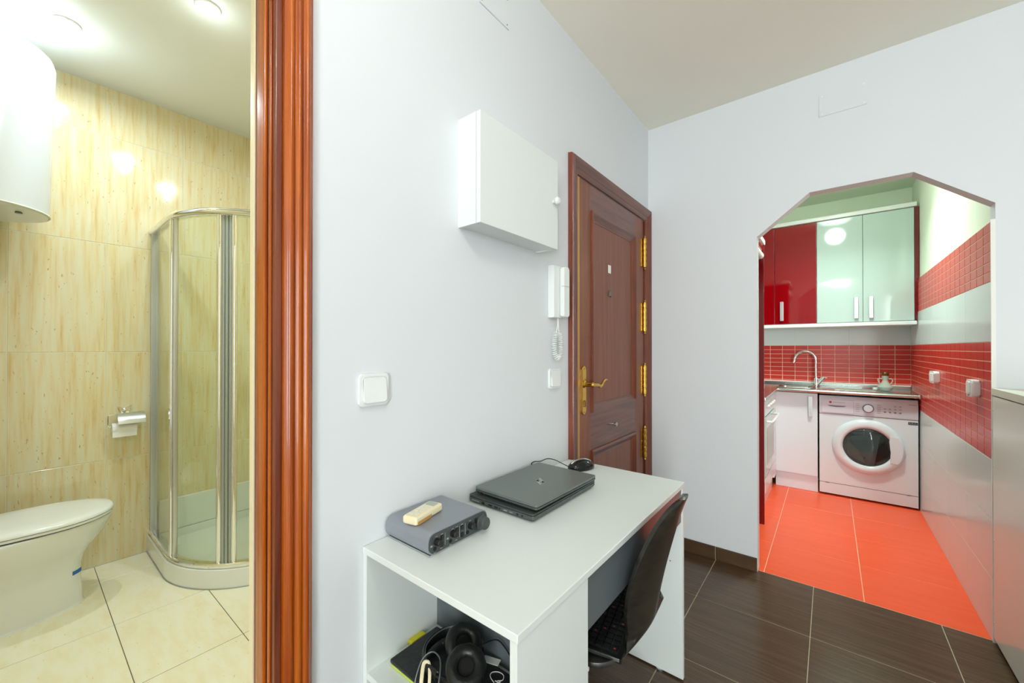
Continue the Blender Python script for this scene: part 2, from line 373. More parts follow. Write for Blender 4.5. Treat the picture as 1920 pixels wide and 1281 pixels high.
# ------------------------------------------------------------------ bathroom doorway casing (fluted varnished wood)
t1 = thing('trim_1', 'glossy reddish brown fluted door casing of the bathroom opening', 'trim', (XA, 0.345, 0), kind='structure')
def flute(u0, u1, w0, w1, n=3, pts=9):
    out = [(u0, 0), (u0, w0)]
    for i in range(n):
        a, b = u0 + 0.004 + (u1 - u0 - 0.008) * i / n, u0 + 0.004 + (u1 - u0 - 0.008) * (i + 1) / n
        for k in range(pts):
            s = k / (pts - 1); out.append((a + (b - a) * (0.06 + 0.88 * s), w0 + (w1 - w0) * (0.35 + 0.65 * math.sin(PI * s))))
    return out + [(u1, w0), (u1, 0)]
def casing(parent, prof, y0, y1, ztop, x, m_v, m_h, names=('casing_side', 'casing_head', 'casing_side'), zbot=0.0):
    """mitred moulding round a door opening on a wall facing +X; prof = (outward, proud)"""
    st = [lambda u: (y0 - u, zbot), lambda u: (y0 - u, ztop + u), lambda u: (y1 + u, ztop + u), lambda u: (y1 + u, zbot)]
    for i in range(3):
        lo_ = []
        for q in (i, i + 1): lo_.append([(x + w_, st[q](u)[0], st[q](u)[1]) for u, w_ in prof])
        obj(names[i], loft(NB(), lo_), m_h if i == 1 else m_v, parent, smooth=50)
casing(t1, flute(0.0, 0.058, 0.012, 0.02), -0.40, 0.345, 2.05, XA, 'varnished_wood', 'varnished_wood')
for ya, yb_ in ((0.331, 0.345), (-0.40, -0.386)):
    j = obj('jamb_lining', bx(XI + 0.002, XA + 0.004, ya, yb_, 0, 2.05, bev=0.003), 'mahogany', t1, smooth=40)
    s = 1 if ya > 0 else -1; yy = ya if ya > 0 else yb_
    obj('door_stop', bx(XA - 0.075, XA - 0.035, min(yy, yy - s * 0.008), max(yy, yy - s * 0.008), 0, 2.04, bev=0.003), 'varnished_wood', j, smooth=40)
    obj('bead', bx(XA - 0.022, XA - 0.012, min(yy, yy - s * 0.004), max(yy, yy - s * 0.004), 0, 2.04, bev=0.0015), 'varnished_wood', j, smooth=40)
    obj('edge_strip', bx(XI - 0.016, XI + 0.006, min(yy, yy - s * 0.004), max(yy, yy - s * 0.004), 0, 2.04, bev=0.001), 'cream_plastic', j, smooth=40)
obj('head_lining', bx(XI + 0.002, XA + 0.004, -0.386, 0.331, 2.036, 2.05, bev=0.003), 'mahogany', t1, smooth=40)

# ------------------------------------------------------------------ entrance door
d1 = thing('door_1', 'dark mahogany panelled entrance door with brass handle and hinges', 'door', (XA, 2.0, 0), kind='structure')
prof = [(0, 0), (0, 0.006), (0.008, 0.012), (0.022, 0.012), (0.026, 0.017), (0.044, 0.019), (0.05, 0.024), (0.066, 0.024), (0.07, 0.018), (0.072, 0)]
casing(d1, prof, 1.58, 2.418, 1.988, XA, 'mahogany', 'mahogany_cross')
obj('edge_strip', bx(XA - 0.04, XA + 0.001, 1.576, 1.608, 0, 1.985), 'brass_strip', d1, smooth=0)
obj('frame_rebate', bx(XA - 0.06, XA - 0.002, 2.392, 2.424, 0, 1.985), 'mahogany', d1, smooth=0)
LX = XA
ly0, ly1, lz1 = 1.609, 2.389, 1.983
P1, P2 = (1.718, 2.272, 0.889, 1.86), (1.718, 2.272, 0.16, 0.711)
leaf = obj('leaf', bx(LX - 0.045, LX - 0.014, ly0, ly1, 0.008, lz1), 'mahogany_panel', d1, smooth=0)
for a, b in ((ly0, P1[0]), (P1[1], ly1)): obj('stile', bx(LX - 0.014, LX, a, b, 0.008, lz1), 'mahogany_panel', d1, smooth=0)
for a, b in ((0.008, P2[2]), (P2[3], P1[2]), (P1[3], lz1)): obj('rail', bx(LX - 0.014, LX, P1[0], P1[1], a, b), 'mahogany_cross', d1, smooth=0)
for y0, y1, z0, z1 in (P1, P2):
    pan = obj('panel', bx(LX - 0.014, LX - 0.008, y0, y1, z0, z1), 'mahogany_panel', d1, smooth=0)
    mp = [(0, 0.0), (0, 0.008), (0.006, 0.012), (0.014, 0.01), (0.02, 0.003), (0.03, 0.001), (0.036, -0.006), (0.044, -0.006), (0.044, -0.008), (0, -0.008)]
    cs = [lambda u: (y0 + u, z0 + u), lambda u: (y0 + u, z1 - u), lambda u: (y1 - u, z1 - u), lambda u: (y1 - u, z0 + u)]
    for i in range(4):
        lo_ = [[(LX + w_, cs[q](u)[0], cs[q](u)[1]) for u, w_ in mp] for q in (i, (i + 1) % 4)]
        obj('moulding', loft(NB(), lo_), 'mahogany_cross' if i in (1, 3) else 'mahogany', pan, smooth=50)
for z in (1.782, 1.39, 1.008, 0.624):
    h = obj('hinge', tb([(LX + 0.014, 2.392, z - 0.088), (LX + 0.014, 2.392, z + 0.088)], 0.0085, 14), 'brass', d1)
    for k in range(5): tube_z = z - 0.07 + 0.035 * k; obj('knuckle', lt([(0.0098, -0.012), (0.0105, -0.01), (0.0105, 0.01), (0.0098, 0.012)], (LX + 0.014, 2.392, tube_z), 14), 'brass', h)
    obj('flange', bx(LX, LX + 0.004, 2.362, 2.39, z - 0.085, z + 0.085, bev=0.001), 'brass', h, smooth=40)
    for s in (-1, 1): obj('finial', lt([(0.001, 0), (0.007, 0.004), (0.006, 0.01), (0.002, 0.016)], (LX + 0.014, 2.392, z + s * 0.088 - (0.016 if s < 0 else 0)), 12), 'brass', h)
hp = obj('handle_plate', pr(rrect(1.624, 1.658, 0.892, 1.118, 0.0165), 'yz', LX, LX + 0.008, bev=0.003), 'brass', d1)
obj('spindle', lt([(0.017, 0), (0.017, 0.006), (0.011, 0.01), (0.010, 0.04), (0.012, 0.046), (0.008, 0.052)], (LX + 0.006, 1.641, 1.033), 18, 'x'), 'brass', hp)
lp = [(LX + 0.05, 1.641, 1.032), (LX + 0.052, 1.668, 1.031), (LX + 0.052, 1.69, 1.028), (LX + 0.053, 1.708, 1.022), (LX + 0.054, 1.724, 1.026), (LX + 0.055, 1.742, 1.041), (LX + 0.055, 1.76, 1.049), (LX + 0.055, 1.778, 1.048)]
obj('lever', tb(smooth_path(lp, 4), [0.0085 - 0.0045 * max(0, k - 12) / 16 for k in range(29)], 12), 'brass', hp)
obj('keyhole', pr(rrect(1.636, 1.646, 0.928, 0.958, 0.0045), 'yz', LX + 0.006, LX + 0.013, bev=0.001), 'amber_stopper', hp)
for z in (0.904, 1.106): obj('screw', lt([(0.004, 0), (0.003, 0.003)], (LX + 0.007, 1.641, z), 10, 'x'), 'brass', hp)
pk = obj('peephole', pr([(1.928, 1.468), (1.934, 1.488), (1.937, 1.497), (1.943, 1.497), (1.946, 1.488), (1.953, 1.468), (1.944, 1.476), (1.937, 1.472)], 'yz', LX - 0.008, LX - 0.001, bev=0.001), 'dark_alu', d1)
pk['label'] = 'small bronze peephole cover'
obj('eyelet', tb([(LX - 0.003, 1.94 + 0.005 * math.cos(a * PI / 6), 1.502 + 0.005 * math.sin(a * PI / 6)) for a in range(12)], 0.0015, 6, closed=True), 'dark_alu', pk)
st = obj('sticker', bx(LX - 0.008, LX - 0.006, 1.927, 1.957, 1.593, 1.635), 'paper', d1, smooth=0); st['label'] = 'small white paper sticker'
obj('door_pull', lt([(0.006, 0), (0.006, 0.014), (0.011, 0.02), (0.011, 0.026), (0.004, 0.03)], (LX, 1.955, 0.803), 16, 'x'), 'silver', d1)

# ------------------------------------------------------------------ things on the left wall
cb = thing('wall_cabinet', 'small white wall box cabinet with round knob above the entry phone', 'cabinet', (XA, 1.064, 1.572))
bm = NB(); y0, y1, z0, z1 = 0.85, 1.277, 1.572, 1.905
box(bm, XA, XA + 0.075, y0, y0 + 0.014, z0, z1); box(bm, XA, XA + 0.075, y1 - 0.014, y1, z0, z1)
box(bm, XA, XA + 0.075, y0 + 0.014, y1 - 0.014, z0 + 0.004, z0 + 0.018); box(bm, XA, XA + 0.075, y0 + 0.014, y1 - 0.014, z1 - 0.014, z1); box(bm, XA, XA + 0.006, y0 + 0.014, y1 - 0.014, z0 + 0.018, z1 - 0.014)
obj('body', bm, 'white_laminate', cb, smooth=0)
cd = obj('door', bx(XA + 0.077, XA + 0.093, y0, y1, z0, z1, bev=0.0012), 'white_laminate', cb, smooth=0)
obj('knob', lt([(0.005, 0), (0.005, 0.008), (0.011, 0.012), (0.014, 0.019), (0.012, 0.026), (0.006, 0.030)], (XA + 0.093, 1.243, 1.743), 20, 'x'), 'white_plastic', cd)

ph = thing('entry_phone', 'white wall entry phone with handset and coiled cord', 'phone', (XA, 1.385, 1.323))
obj('base', bx(XA, XA + 0.032, 1.345, 1.425, 1.323, 1.537, bev=0.005), 'white_plastic', ph)
hs = obj('handset', pr(rrect(1.388, 1.428, 1.328, 1.532, 0.008), 'yz', XA + 0.034, XA + 0.054, bev=0.004), 'white_plastic', ph)
obj('seam', bx(XA + 0.04, XA + 0.0546, 1.3878, 1.4282, 1.452, 1.4532), 'grey_print', hs, smooth=0)
def coil(path, R, turns, r):
    out = []; N = turns * 10; P = [Vector(p) for p in path]
    L_ = [0]
    for a, b in zip(P, P[1:]): L_.append(L_[-1] + (b - a).length)
    def at(s):
        for i in range(len(P) - 1):
            if s <= L_[i + 1] + 1e-9: f = (s - L_[i]) / (L_[i + 1] - L_[i]); return P[i].lerp(P[i + 1], f), (P[i + 1] - P[i]).normalized()
        return P[-1], (P[-1] - P[-2]).normalized()
    for k in range(N + 1):
        c, t = at(L_[-1] * k / N); u = Vector((1, 0, 0)); v = t.cross(u).normalized(); a = 2 * PI * k / 10
        out.append(c + u * math.cos(a) * R + v * math.sin(a) * R)
    return tb(out, r, 5)
cx = XA + 0.02
loop = [(cx, 1.392 + 0.024 * math.cos(a) - (0.003 if math.cos(a) < 0 else 0), 1.205 + 0.062 * math.sin(a) * (1.0 if math.sin(a) > 0 else 0.75)) for a in [PI * (0.62 + 1.76 * k / 24) for k in range(25)]]
obj('cord', coil(loop, 0.0085, 30, 0.0023), 'white_plastic', ph)
obj('cord_lead', tb([(cx, loop[0][1], loop[0][2]), (cx, 1.39, 1.29), (cx, 1.392, 1.325)], 0.002, 6), 'white_plastic', ph)
obj('cord_lead', tb([(cx, loop[-1][1], loop[-1][2]), (cx, 1.398, 1.29), (cx, 1.396, 1.325)], 0.002, 6), 'white_plastic', ph)
def switch(y, z, s, label):
    t = thing('light_switch', label, 'switch', (XA, y, z - s), 'light switches on the white wall')
    obj('plate', pr(rrect(y - s, y + s, z - s, z + s, 0.008), 'yz', XA, XA + 0.009, bev=0.003), 'white_plastic', t)
    bm = pr(rrect(y - s * 0.78, y + s * 0.78, z - s * 0.78, z + s * 0.78, 0.006), 'yz', XA + 0.009, XA + 0.014, bev=0.002)
    for v in bm.verts:
        if v.co.x > XA + 0.012: v.co.x += 0.004 * (z - v.co.z) / s
    obj('rocker', bm, 'white_plastic', t)
switch(0.557, 1.097, 0.04, 'white square light switch on the bare wall beside the bathroom casing')
switch(1.391, 1.075, 0.041, 'white square light switch below the entry phone')
def cover(plane, a0, a1, z0, z1, label, loc):
    o = thing('cover_plate', label, 'cover plate', loc, 'painted junction box covers')
    if plane == 'yz': obj('plate', pr(rrect(a0, a1, z0, z1, 0.004), 'yz', XA, XA + 0.004, bev=0.001), 'wall_paint', o)
    else: obj('plate', pr(rrect(a0, a1, z0, z1, 0.004), 'xz', YB - 0.004, YB, bev=0.001), 'wall_paint', o)
    for a in (a0 + 0.012, a1 - 0.012):
        for z in (z0 + 0.012, z1 - 0.012):
            c = (XA + 0.004, a, z) if plane == 'yz' else (a, YB - 0.0045, z)
            obj('screw', lt([(0.003, -0.0003), (0.0025, 0.0008)], c, 8, 'x' if plane == 'yz' else 'y'), 'ceiling_paint' if plane == 'xz' else 'grey_print', o)
cover('yz', 0.94, 1.095, 2.336, 2.45, 'painted junction box cover high on the wall above the white cabinet', (XA, 1.02, 2.336))
cover('xz', -0.04, 0.139, 2.348, 2.459, 'painted junction box cover high above the kitchen archway', (0.05, YB, 2.348))

# ------------------------------------------------------------------ living room lamp (above the camera)
def chandelier(c, zs, arms, label, W):
    t = thing('ceiling_lamp', label, 'lamp', (c[0], c[1], ZC))
    obj('ceiling_rose', lt([(0.06, 0), (0.06, -0.012), (0.02, -0.03)], (c[0], c[1], ZC), 24), 'silver', t)
    obj('stem', tb([(c[0], c[1], ZC - 0.02), (c[0], c[1], zs)], 0.008, 10), 'silver', t)
    for x, y, z in arms:
        a = obj('arm', tb([(c[0], c[1], zs), ((c[0] + x) / 2, (c[1] + y) / 2, zs - 0.01), (x, y, z + 0.07)], 0.006, 8), 'silver', t)
        obj('shade', lt([(0.02, 0.065), (0.05, 0.04), (0.062, 0.0), (0.058, -0.045), (0.03, -0.06)], (x, y, z), 24), 'lamp_shade', a, smooth=60)
        ld = bpy.data.lights.new('lamp_light', 'POINT'); ld.energy = W; ld.shadow_soft_size = 0.04; ld.color = LIV_C
        lo_ = bpy.data.objects.new('lamp_light', ld); COL.objects.link(lo_); lo_.parent = t; lo_.location = Vector((x, y, z)) - Vector((c[0], c[1], ZC))
chandelier((0.05, 0.02), 2.40, [(-0.08, 0.06, 2.33), (0.06, 0.14, 2.27), (0.2, -0.12, 2.29)], 'silver three arm ceiling lamp with glass shades above the camera', LIV_W)

# ------------------------------------------------------------------ desk
dk = thing('desk', 'white desk with graphite drawer front and open end shelf', 'desk', (-0.654, 1.022, 0))
DX0, DX1, DY0, DY1, DZ = XA + 0.001, -0.413, 0.53, 1.518, 0.714
top = obj('desktop', bx(DX0, DX1, DY0, DY1, DZ - 0.016, DZ, bev=0.0015), 'white_laminate', dk, smooth=0)
obj('back_panel', bx(DX0, DX0 + 0.015, DY0 + 0.002, 0.785, 0.0, DZ - 0.016), 'white_laminate', dk, smooth=0)
obj('shelf', bx(DX0 + 0.015, -0.432, DY0 + 0.004, 0.753, 0.395, 0.411), 'white_laminate', dk, smooth=0)
obj('bottom_shelf', bx(DX0 + 0.015, -0.432, DY0 + 0.004, 0.753, 0.04, 0.056), 'white_laminate', dk, smooth=0)
obj('divider', bx(DX0 + 0.015, -0.432, 0.753, 0.769, 0.0, DZ - 0.016), 'graphite', dk, smooth=0)
fp_ = obj('front_panel', bx(-0.432, -0.416, DY0 + 0.002, 0.785, 0.0, DZ - 0.016, bev=0.0008), 'white_laminate', dk, smooth=0)
obj('dowel_cap', lt([(0.003, -0.001), (0.002, 0.001)], (-0.424, DY0 + 0.001, 0.612), 8, 'y'), 'tan_label', fp_)
obj('drawer_front', bx(-0.437, -0.421, 0.787, 1.500, 0.572, DZ - 0.018, bev=0.001), 'graphite', dk, smooth=0)
lg = obj('end_panel', bx(DX0, -0.416, 1.501, 1.517, 0.006, DZ - 0.016, bev=0.0008), 'white_laminate', dk, smooth=0)
for x in (-0.50, -0.82): obj('foot', lt([(0.014, 0), (0.014, 0.006)], (x, 1.509, 0.0), 12), 'silver', lg)
obj('screw_cap', lt([(0.0025, -0.001), (0.002, 0.001)], (-0.46, 1.501, 0.42), 8, 'y'), 'dark_alu', lg)

# --- audio interface with its knobs
ai = thing('audio_interface', 'grey metal audio interface box with a row of knobs on the desk', 'audio interface', (-0.806, 0.69, DZ))
IX = -0.722
obj('housing', pr(rrect(0.59, 0.792, DZ + 0.004, DZ + 0.056, 0.02), 'yz', XA + 0.006, IX, bev=0.0015), 'interface_body', ai)
fc = obj('front_plate', pr(rrect(0.593, 0.789, DZ + 0.007, DZ + 0.053, 0.018), 'yz', IX - 0.002, IX + 0.0015, bev=0.0006), 'interface_face', ai)
obj('base_plate', bx(XA + 0.01, IX - 0.002, 0.598, 0.784, DZ, DZ + 0.005), 'silver', ai, smooth=0)
for y, z in ((0.615, 0.747), (0.666, 0.748), (0.726, 0.746)):
    k = obj('knob', lt([(0.008, 0), (0.0085, 0.004), (0.0075, 0.014), (0.006, 0.0155)], (IX + 0.001, y, z), 18, 'x'), 'black_plastic', fc)
bk = obj('volume_knob', lt([(0.019, 0), (0.019, 0.004), (0.0165, 0.006), (0.016, 0.017), (0.0145, 0.019)], (IX + 0.001, 0.768, 0.741), 26, 'x'), 'interface_face', fc)
for y, z in ((0.61, 0.732), (0.659, 0.732), (0.717, 0.732)): obj('jack', lt([(0.005, 0), (0.005, 0.0015), (0.0035, 0.0015)], (IX + 0.001, y, z), 14, 'x'), 'black_matte', fc)
for y, z in ((0.632, 0.751), (0.68, 0.751), (0.698, 0.751), (0.698, 0.733), (0.747, 0.752), (0.747, 0.733), (0.631, 0.735)): obj('button', pr(rrect(y - 0.004, y + 0.004, z - 0.0055, z + 0.0055, 0.0015, 3), 'yz', IX + 0.001, IX + 0.004, bev=0.0005), 'black_plastic', fc)
for y in (0.642, 0.689, 0.709): obj('divider_line', bx(IX + 0.0013, IX + 0.0019, y - 0.0005, y + 0.0005, DZ + 0.016, DZ + 0.044), 'logo_grey', fc, smooth=0)
for y, z in ((0.6, 0.741), (0.65, 0.741)): obj('indicator', bx(IX + 0.0013, IX + 0.002, y - 0.003, y + 0.003, z - 0.002, z + 0.002), 'logo_grey', fc, smooth=0)
for y, z in ((0.615, 0.7585), (0.632, 0.7585), (0.666, 0.7585), (0.68, 0.759), (0.698, 0.759), (0.726, 0.7585), (0.61, 0.7225), (0.63, 0.726), (0.659, 0.7225), (0.678, 0.727)): obj('caption', bx(IX + 0.0013, IX + 0.0017, y - 0.0035, y + 0.0035, z - 0.0007, z + 0.0007), 'logo_grey', fc, smooth=0)

# --- air conditioner remote on the interface
def rot_bm(bm, c, a):
    bmesh.ops.rotate(bm, verts=bm.verts[:], cent=Vector(c), matrix=Matrix.Rotation(a, 3, 'Z')); return bm
RC, RA = (-0.81, 0.648, 0.77), math.radians(13)
rm = thing('remote_control', 'cream remote control lying on the grey audio interface', 'remote control', RC)
obj('case', rot_bm(bx(RC[0] - 0.022, RC[0] + 0.022, RC[1] - 0.054, RC[1] + 0.054, 0.7705, 0.791, bev=0.006, seg=3), RC, RA), 'cream_plastic', rm)
obj('screen', rot_bm(pr(rrect(RC[0] - 0.014, RC[0] + 0.014, RC[1] + 0.024, RC[1] + 0.046, 0.003), 'xy', 0.790, 0.7916), RC, RA), 'screen_grey', rm)
obj('side_label', rot_bm(bx(RC[0] + 0.0215, RC[0] + 0.0225, RC[1] - 0.048, RC[1] + 0.006, 0.7715, 0.780), RC, RA), 'tan_label', rm, smooth=0)
for i in range(3):
    for j in range(2): obj('button', rot_bm(pr(rrect(RC[0] - 0.014 + 0.016 * j, RC[0] - 0.003 + 0.016 * j, RC[1] - 0.040 + 0.02 * i, RC[1] - 0.028 + 0.02 * i, 0.003, 3), 'xy', 0.7905, 0.7922), RC, RA), 'grout_white', rm)

# --- two laptops, one lying on the other
def laptop(name, label, x0, x1, y0, y1, z0, h, rot, side, lid, base_h, taper=0.0):
    c = ((x0 + x1) / 2, (y0 + y1) / 2, z0); t = thing(name, label, 'laptop', c)
    b = NB(); t_ = rrect(x0, x1, y0, y1, 0.008, 4); s_ = rrect(x0 + taper, x1 - taper, y0 + taper, y1 - taper, 0.008, 4)
    loft(b, [[(x, y, z0) for x, y in s_], [(x, y, z0 + base_h * 0.55) for x, y in t_], [(x, y, z0 + base_h) for x, y in t_]])
    base = obj('base', rot_bm(b, c, rot), side, t)
    obj('lid', rot_bm(pr(t_, 'xy', z0 + base_h + 0.0015, z0 + h, bev=0.0012), c, rot), lid, t)
    obj('hinge_gap', rot_bm(pr(rrect(x0 + 0.003, x1 - 0.003, y0 + 0.003, y1 - 0.003, 0.006, 4), 'xy', z0 + base_h, z0 + base_h + 0.0015), c, rot), 'black_matte', t)
    return t, base, c
l1, lb, c1 = laptop('laptop', 'thick black laptop with side ports lying under the other laptop', XA + 0.004, -0.640, 0.892, 1.262, DZ, 0.026, 0.0, 'laptop_side', 'laptop_dark', 0.019, 0.010)
for dx, w_, h_ in ((0.03, 0.03, 0.002), (0.062, 0.010, 0.007), (0.09, 0.013, 0.004), (0.115, 0.013, 0.004), (0.128, 0.004, 0.004), (0.15, 0.013, 0.003), (0.172, 0.012, 0.002), (0.195, 0.006, 0.005), (0.212, 0.005, 0.005)):
    x = XA + 0.004 + dx
    obj('port', bx(x - w_ / 2, x + w_ / 2, 0.8908, 0.896, DZ + 0.0125 - h_ / 2, DZ + 0.0125 + h_ / 2), 'black_matte' if h_ > 0.0035 else 'logo_grey', lb, smooth=0)
for sx in (0.03, 0.22):
    for y in (0.94, 1.22): obj('foot', bx(XA + sx - 0.01, XA + sx + 0.01, y - 0.006, y + 0.006, DZ, DZ + 0.001), 'black_plastic', lb, smooth=0)
Z2 = DZ + 0.0262
l2, lb2, c2 = laptop('laptop', 'slim grey laptop with pale emblem lying on top of the thicker laptop', -0.877, -0.634, 0.906, 1.252, Z2 + 0.003, 0.019, math.radians(-1.0), 'laptop_side', 'laptop_lid', 0.010, 0.006)
for x in (-0.84, -0.67):
    for y in (0.95, 1.21): obj('foot', rot_bm(bx(x - 0.02, x + 0.02, y - 0.005, y + 0.005, Z2, Z2 + 0.004), c2, math.radians(-1.0)), 'black_plastic', lb2, smooth=0)
for x in (-0.862, -0.846): obj('port', rot_bm(bx(x - 0.004, x + 0.004, 0.9052, 0.91, Z2 + 0.0065, Z2 + 0.0095), c2, math.radians(-1.0)), 'black_matte', lb2, smooth=0)
zt = Z2 + 0.022; lx, ly = c2[0] + 0.012, c2[1] - 0.002
lgm = NB()      # emblem: two slanted strokes meeting in a Z-like zigzag
for q in ([(-0.024, -0.014), (-0.017, -0.014), (0.006, 0.008), (-0.003, 0.008)], [(-0.006, -0.010), (0.004, -0.010), (0.026, 0.012), (0.019, 0.012)], [(-0.003, 0.008), (0.006, 0.008), (0.004, -0.010), (-0.006, -0.010)]):
    prism(lgm, [(lx + b * 1.5, ly - a * 1.15) for a, b in q], 'xy', zt - 0.0003, zt + 0.0003)
obj('emblem', lgm, 'logo_grey', l2, smooth=0)

# --- mouse with its cable
ms = thing('computer_mouse', 'glossy black computer mouse behind the laptops with its cable', 'mouse', (-0.782, 1.42, DZ))
mb = NB(); bmesh.ops.create_uvsphere(mb, u_segments=24, v_segments=14, radius=1.0)
for v in mb.verts:
    k = 1.0 - 0.12 * v.co.y; v.co = Vector((v.co.x * 0.033 * k, v.co.y * 0.06, max(v.co.z, -0.25) * 0.031 + 0.0078))
rot_bm(mb, (0, 0, 0), math.radians(-28)); bmesh.ops.translate(mb, verts=mb.verts[:], vec=Vector((-0.782, 1.42, DZ)))
obj('shell', mb, 'black_glass', ms, smooth=80)
sb = NB()
tube(sb, [Vector((-0.782, 1.42, DZ)) + Matrix.Rotation(math.radians(-28), 3, 'Z') @ Vector((0.0, 0.055 * math.cos(a), 0.0085 + 0.0312 * math.sin(a))) for a in [PI * (0.2 + 0.62 * k / 12) for k in range(13)]], 0.003, 8, flat=((1, 0, 0), 1.3))
obj('wheel_strip', sb, 'silver', ms)
cpath = [(-0.80, 1.368, DZ + 0.014), (-0.83, 1.35, DZ + 0.03), (-0.855, 1.33, DZ + 0.045), (-0.872, 1.305, DZ + 0.05), (-0.882, 1.28, DZ + 0.045), (-0.885, 1.262, DZ + 0.047), (-0.886, 1.24, DZ + 0.051), (-0.888, 1.225, DZ + 0.046), (-0.888, 1.24, DZ + 0.03), (-0.886, 1.27, DZ + 0.012), (-0.87, 1.30, DZ + 0.003), (-0.84, 1.325, DZ + 0.003), (-0.83, 1.36, DZ + 0.003)]
obj('cable', tb(smooth_path(cpath), 0.0017, 6), 'black_plastic', ms)

# --- things on the desk shelf
SZ = 0.411
fd = thing('folder', 'flat black folder with lime green underside on the desk shelf', 'folder', (-0.66, 0.655, SZ))
obj('lower_cover', bx(-0.853, -0.47, 0.581, 0.730, SZ + 0.0002, SZ + 0.008, bev=0.002), 'lime', fd)
obj('upper_cover', bx(-0.853, -0.47, 0.579, 0.730, SZ + 0.0085, SZ + 0.020, bev=0.004), 'black_leather', fd)
FZ = SZ + 0.0203
dr = [(-0.597, 0.672), (-0.602, 0.676), (-0.609, 0.678), (-0.616, 0.681), (-0.622, 0.686), (-0.6235, 0.693), (-0.62, 0.699), (-0.613, 0.704), (-0.604, 0.706), (-0.596, 0.704), (-0.591, 0.698), (-0.59, 0.692), (-0.594, 0.687), (-0.598, 0.684)]
tr = [(-0.602, 0.681), (-0.594, 0.681), (-0.588, 0.676), (-0.580, 0.669)]
em = NB()
for q in (dr, tr, [(-0.594, 0.681), (-0.590, 0.686)]): tube(em, smooth_path([(x - 0.004, y + 0.012, FZ) for x, y in q], 3), 0.0011, 5)
obj('white_drawing', em, 'paper', fd)
tag(obj('highlighter', bx(-0.886 + 0.006, -0.866 + 0.006, 0.652, 0.700, SZ + 0.0002, SZ + 0.014, bev=0.004), 'yellow', loc=(-0.87, 0.676, SZ)), 'bright yellow stub beside the black folder on the desk shelf', 'highlighter')
bpy.data.objects['highlighter']['label'] = 'short bright yellow plastic piece against the back of the desk shelf'
tag(obj('paper_scrap', rot_bm(bx(-0.672, -0.63, 0.722, 0.742, FZ, FZ + 0.001), (-0.65, 0.73, 0), 0.3), 'paper', loc=(-0.65, 0.73, FZ), smooth=0), 'white paper corner sticking out behind the headphones', 'paper')
hd = thing('headphones', 'black over-ear headphones lying on the black folder in the desk shelf', 'headphones', (-0.69, 0.67, FZ))
def ear(c, tilt_x, tilt_y, ph_):
    Mx = Matrix.Translation(Vector(c)) @ Matrix.Rotation(tilt_y, 4, 'Y') @ Matrix.Rotation(tilt_x, 4, 'X')
    cup = NB(); lathe(cup, [(0.018, -0.024), (0.034, -0.020), (0.041, -0.010), (0.041, 0.0), (0.03, 0.002)], (0, 0, 0), 28); bmesh.ops.transform(cup, matrix=Mx, verts=cup.verts[:])
    co_ = obj('ear_cup', cup, 'black_plastic', hd)
    pad = NB(); n, m_ = 40, 14; ring = []
    for i in range(n):
        a = 2 * PI * i / n; wr = 0.0012 * math.sin(a * 9 + ph_) * (1 if 0.2 < (a % (2 * PI)) < 3.4 else 0.2); ring.append([])
        for k in range(m_):
            b = 2 * PI * k / m_; R = 0.0315 + 0.0135 * math.cos(b) * (1 + (0.1 if math.cos(b) > 0 else 0)) + wr * max(0, math.cos(b)); ring[-1].append(pad.verts.new((R * math.cos(a), R * math.sin(a), 0.008 + 0.0115 * math.sin(b))))
    for i in range(n):
        for k in range(m_): pad.faces.new((ring[i][k], ring[(i + 1) % n][k], ring[(i + 1) % n][(k + 1) % m_], ring[i][(k + 1) % m_]))
    bmesh.ops.transform(pad, matrix=Mx, verts=pad.verts[:]); obj('ear_pad', pad, 'black_leather', co_, smooth=80)
    cl = NB(); lathe(cl, [(0.024, 0.001), (0.022, 0.003)], (0, 0, 0), 24); bmesh.ops.transform(cl, matrix=Mx, verts=cl.verts[:]); obj('ear_mesh', cl, 'black_matte', co_)
ear((-0.646, 0.638, FZ + 0.043), math.radians(22), math.radians(24), 0.4)
ear((-0.706, 0.688, FZ + 0.040), math.radians(18), math.radians(38), 1.7)
bp = smooth_path([(-0.70, 0.60, FZ + 0.02), (-0.745, 0.604, FZ + 0.02), (-0.782, 0.63, FZ + 0.02), (-0.797, 0.665, FZ + 0.02), (-0.793, 0.705, FZ + 0.022), (-0.765, 0.732, FZ + 0.026), (-0.725, 0.738, FZ + 0.03), (-0.69, 0.73, FZ + 0.03), (-0.67, 0.715, FZ + 0.028)], 5)
obj('headband', tb(bp, 0.0055, 10, flat=((0, 0, 1), 2.6)), 'black_leather', hd)
obj('slider', tb(smooth_path([(x * 1.0 + 0.004, y * 1.0, z + 0.012) for x, y, z in bp[::5]], 4), 0.0018, 6), 'dark_alu', hd)
obj('yoke', tb(smooth_path([(-0.70, 0.60, FZ + 0.022), (-0.675, 0.600, FZ + 0.026), (-0.648, 0.605, FZ + 0.026), (-0.62, 0.62, FZ + 0.03)], 4), 0.005, 8), 'black_plastic', hd)
obj('cable', tb(smooth_path([(-0.67, 0.72, FZ + 0.04), (-0.64, 0.742, FZ + 0.05), (-0.60, 0.742, FZ + 0.03), (-0.57, 0.725, FZ + 0.02), (-0.545, 0.69, FZ + 0.01), (-0.53, 0.65, FZ + 0.003), (-0.52, 0.60, FZ + 0.003)], 5), 0.0018, 6), 'black_plastic', hd)
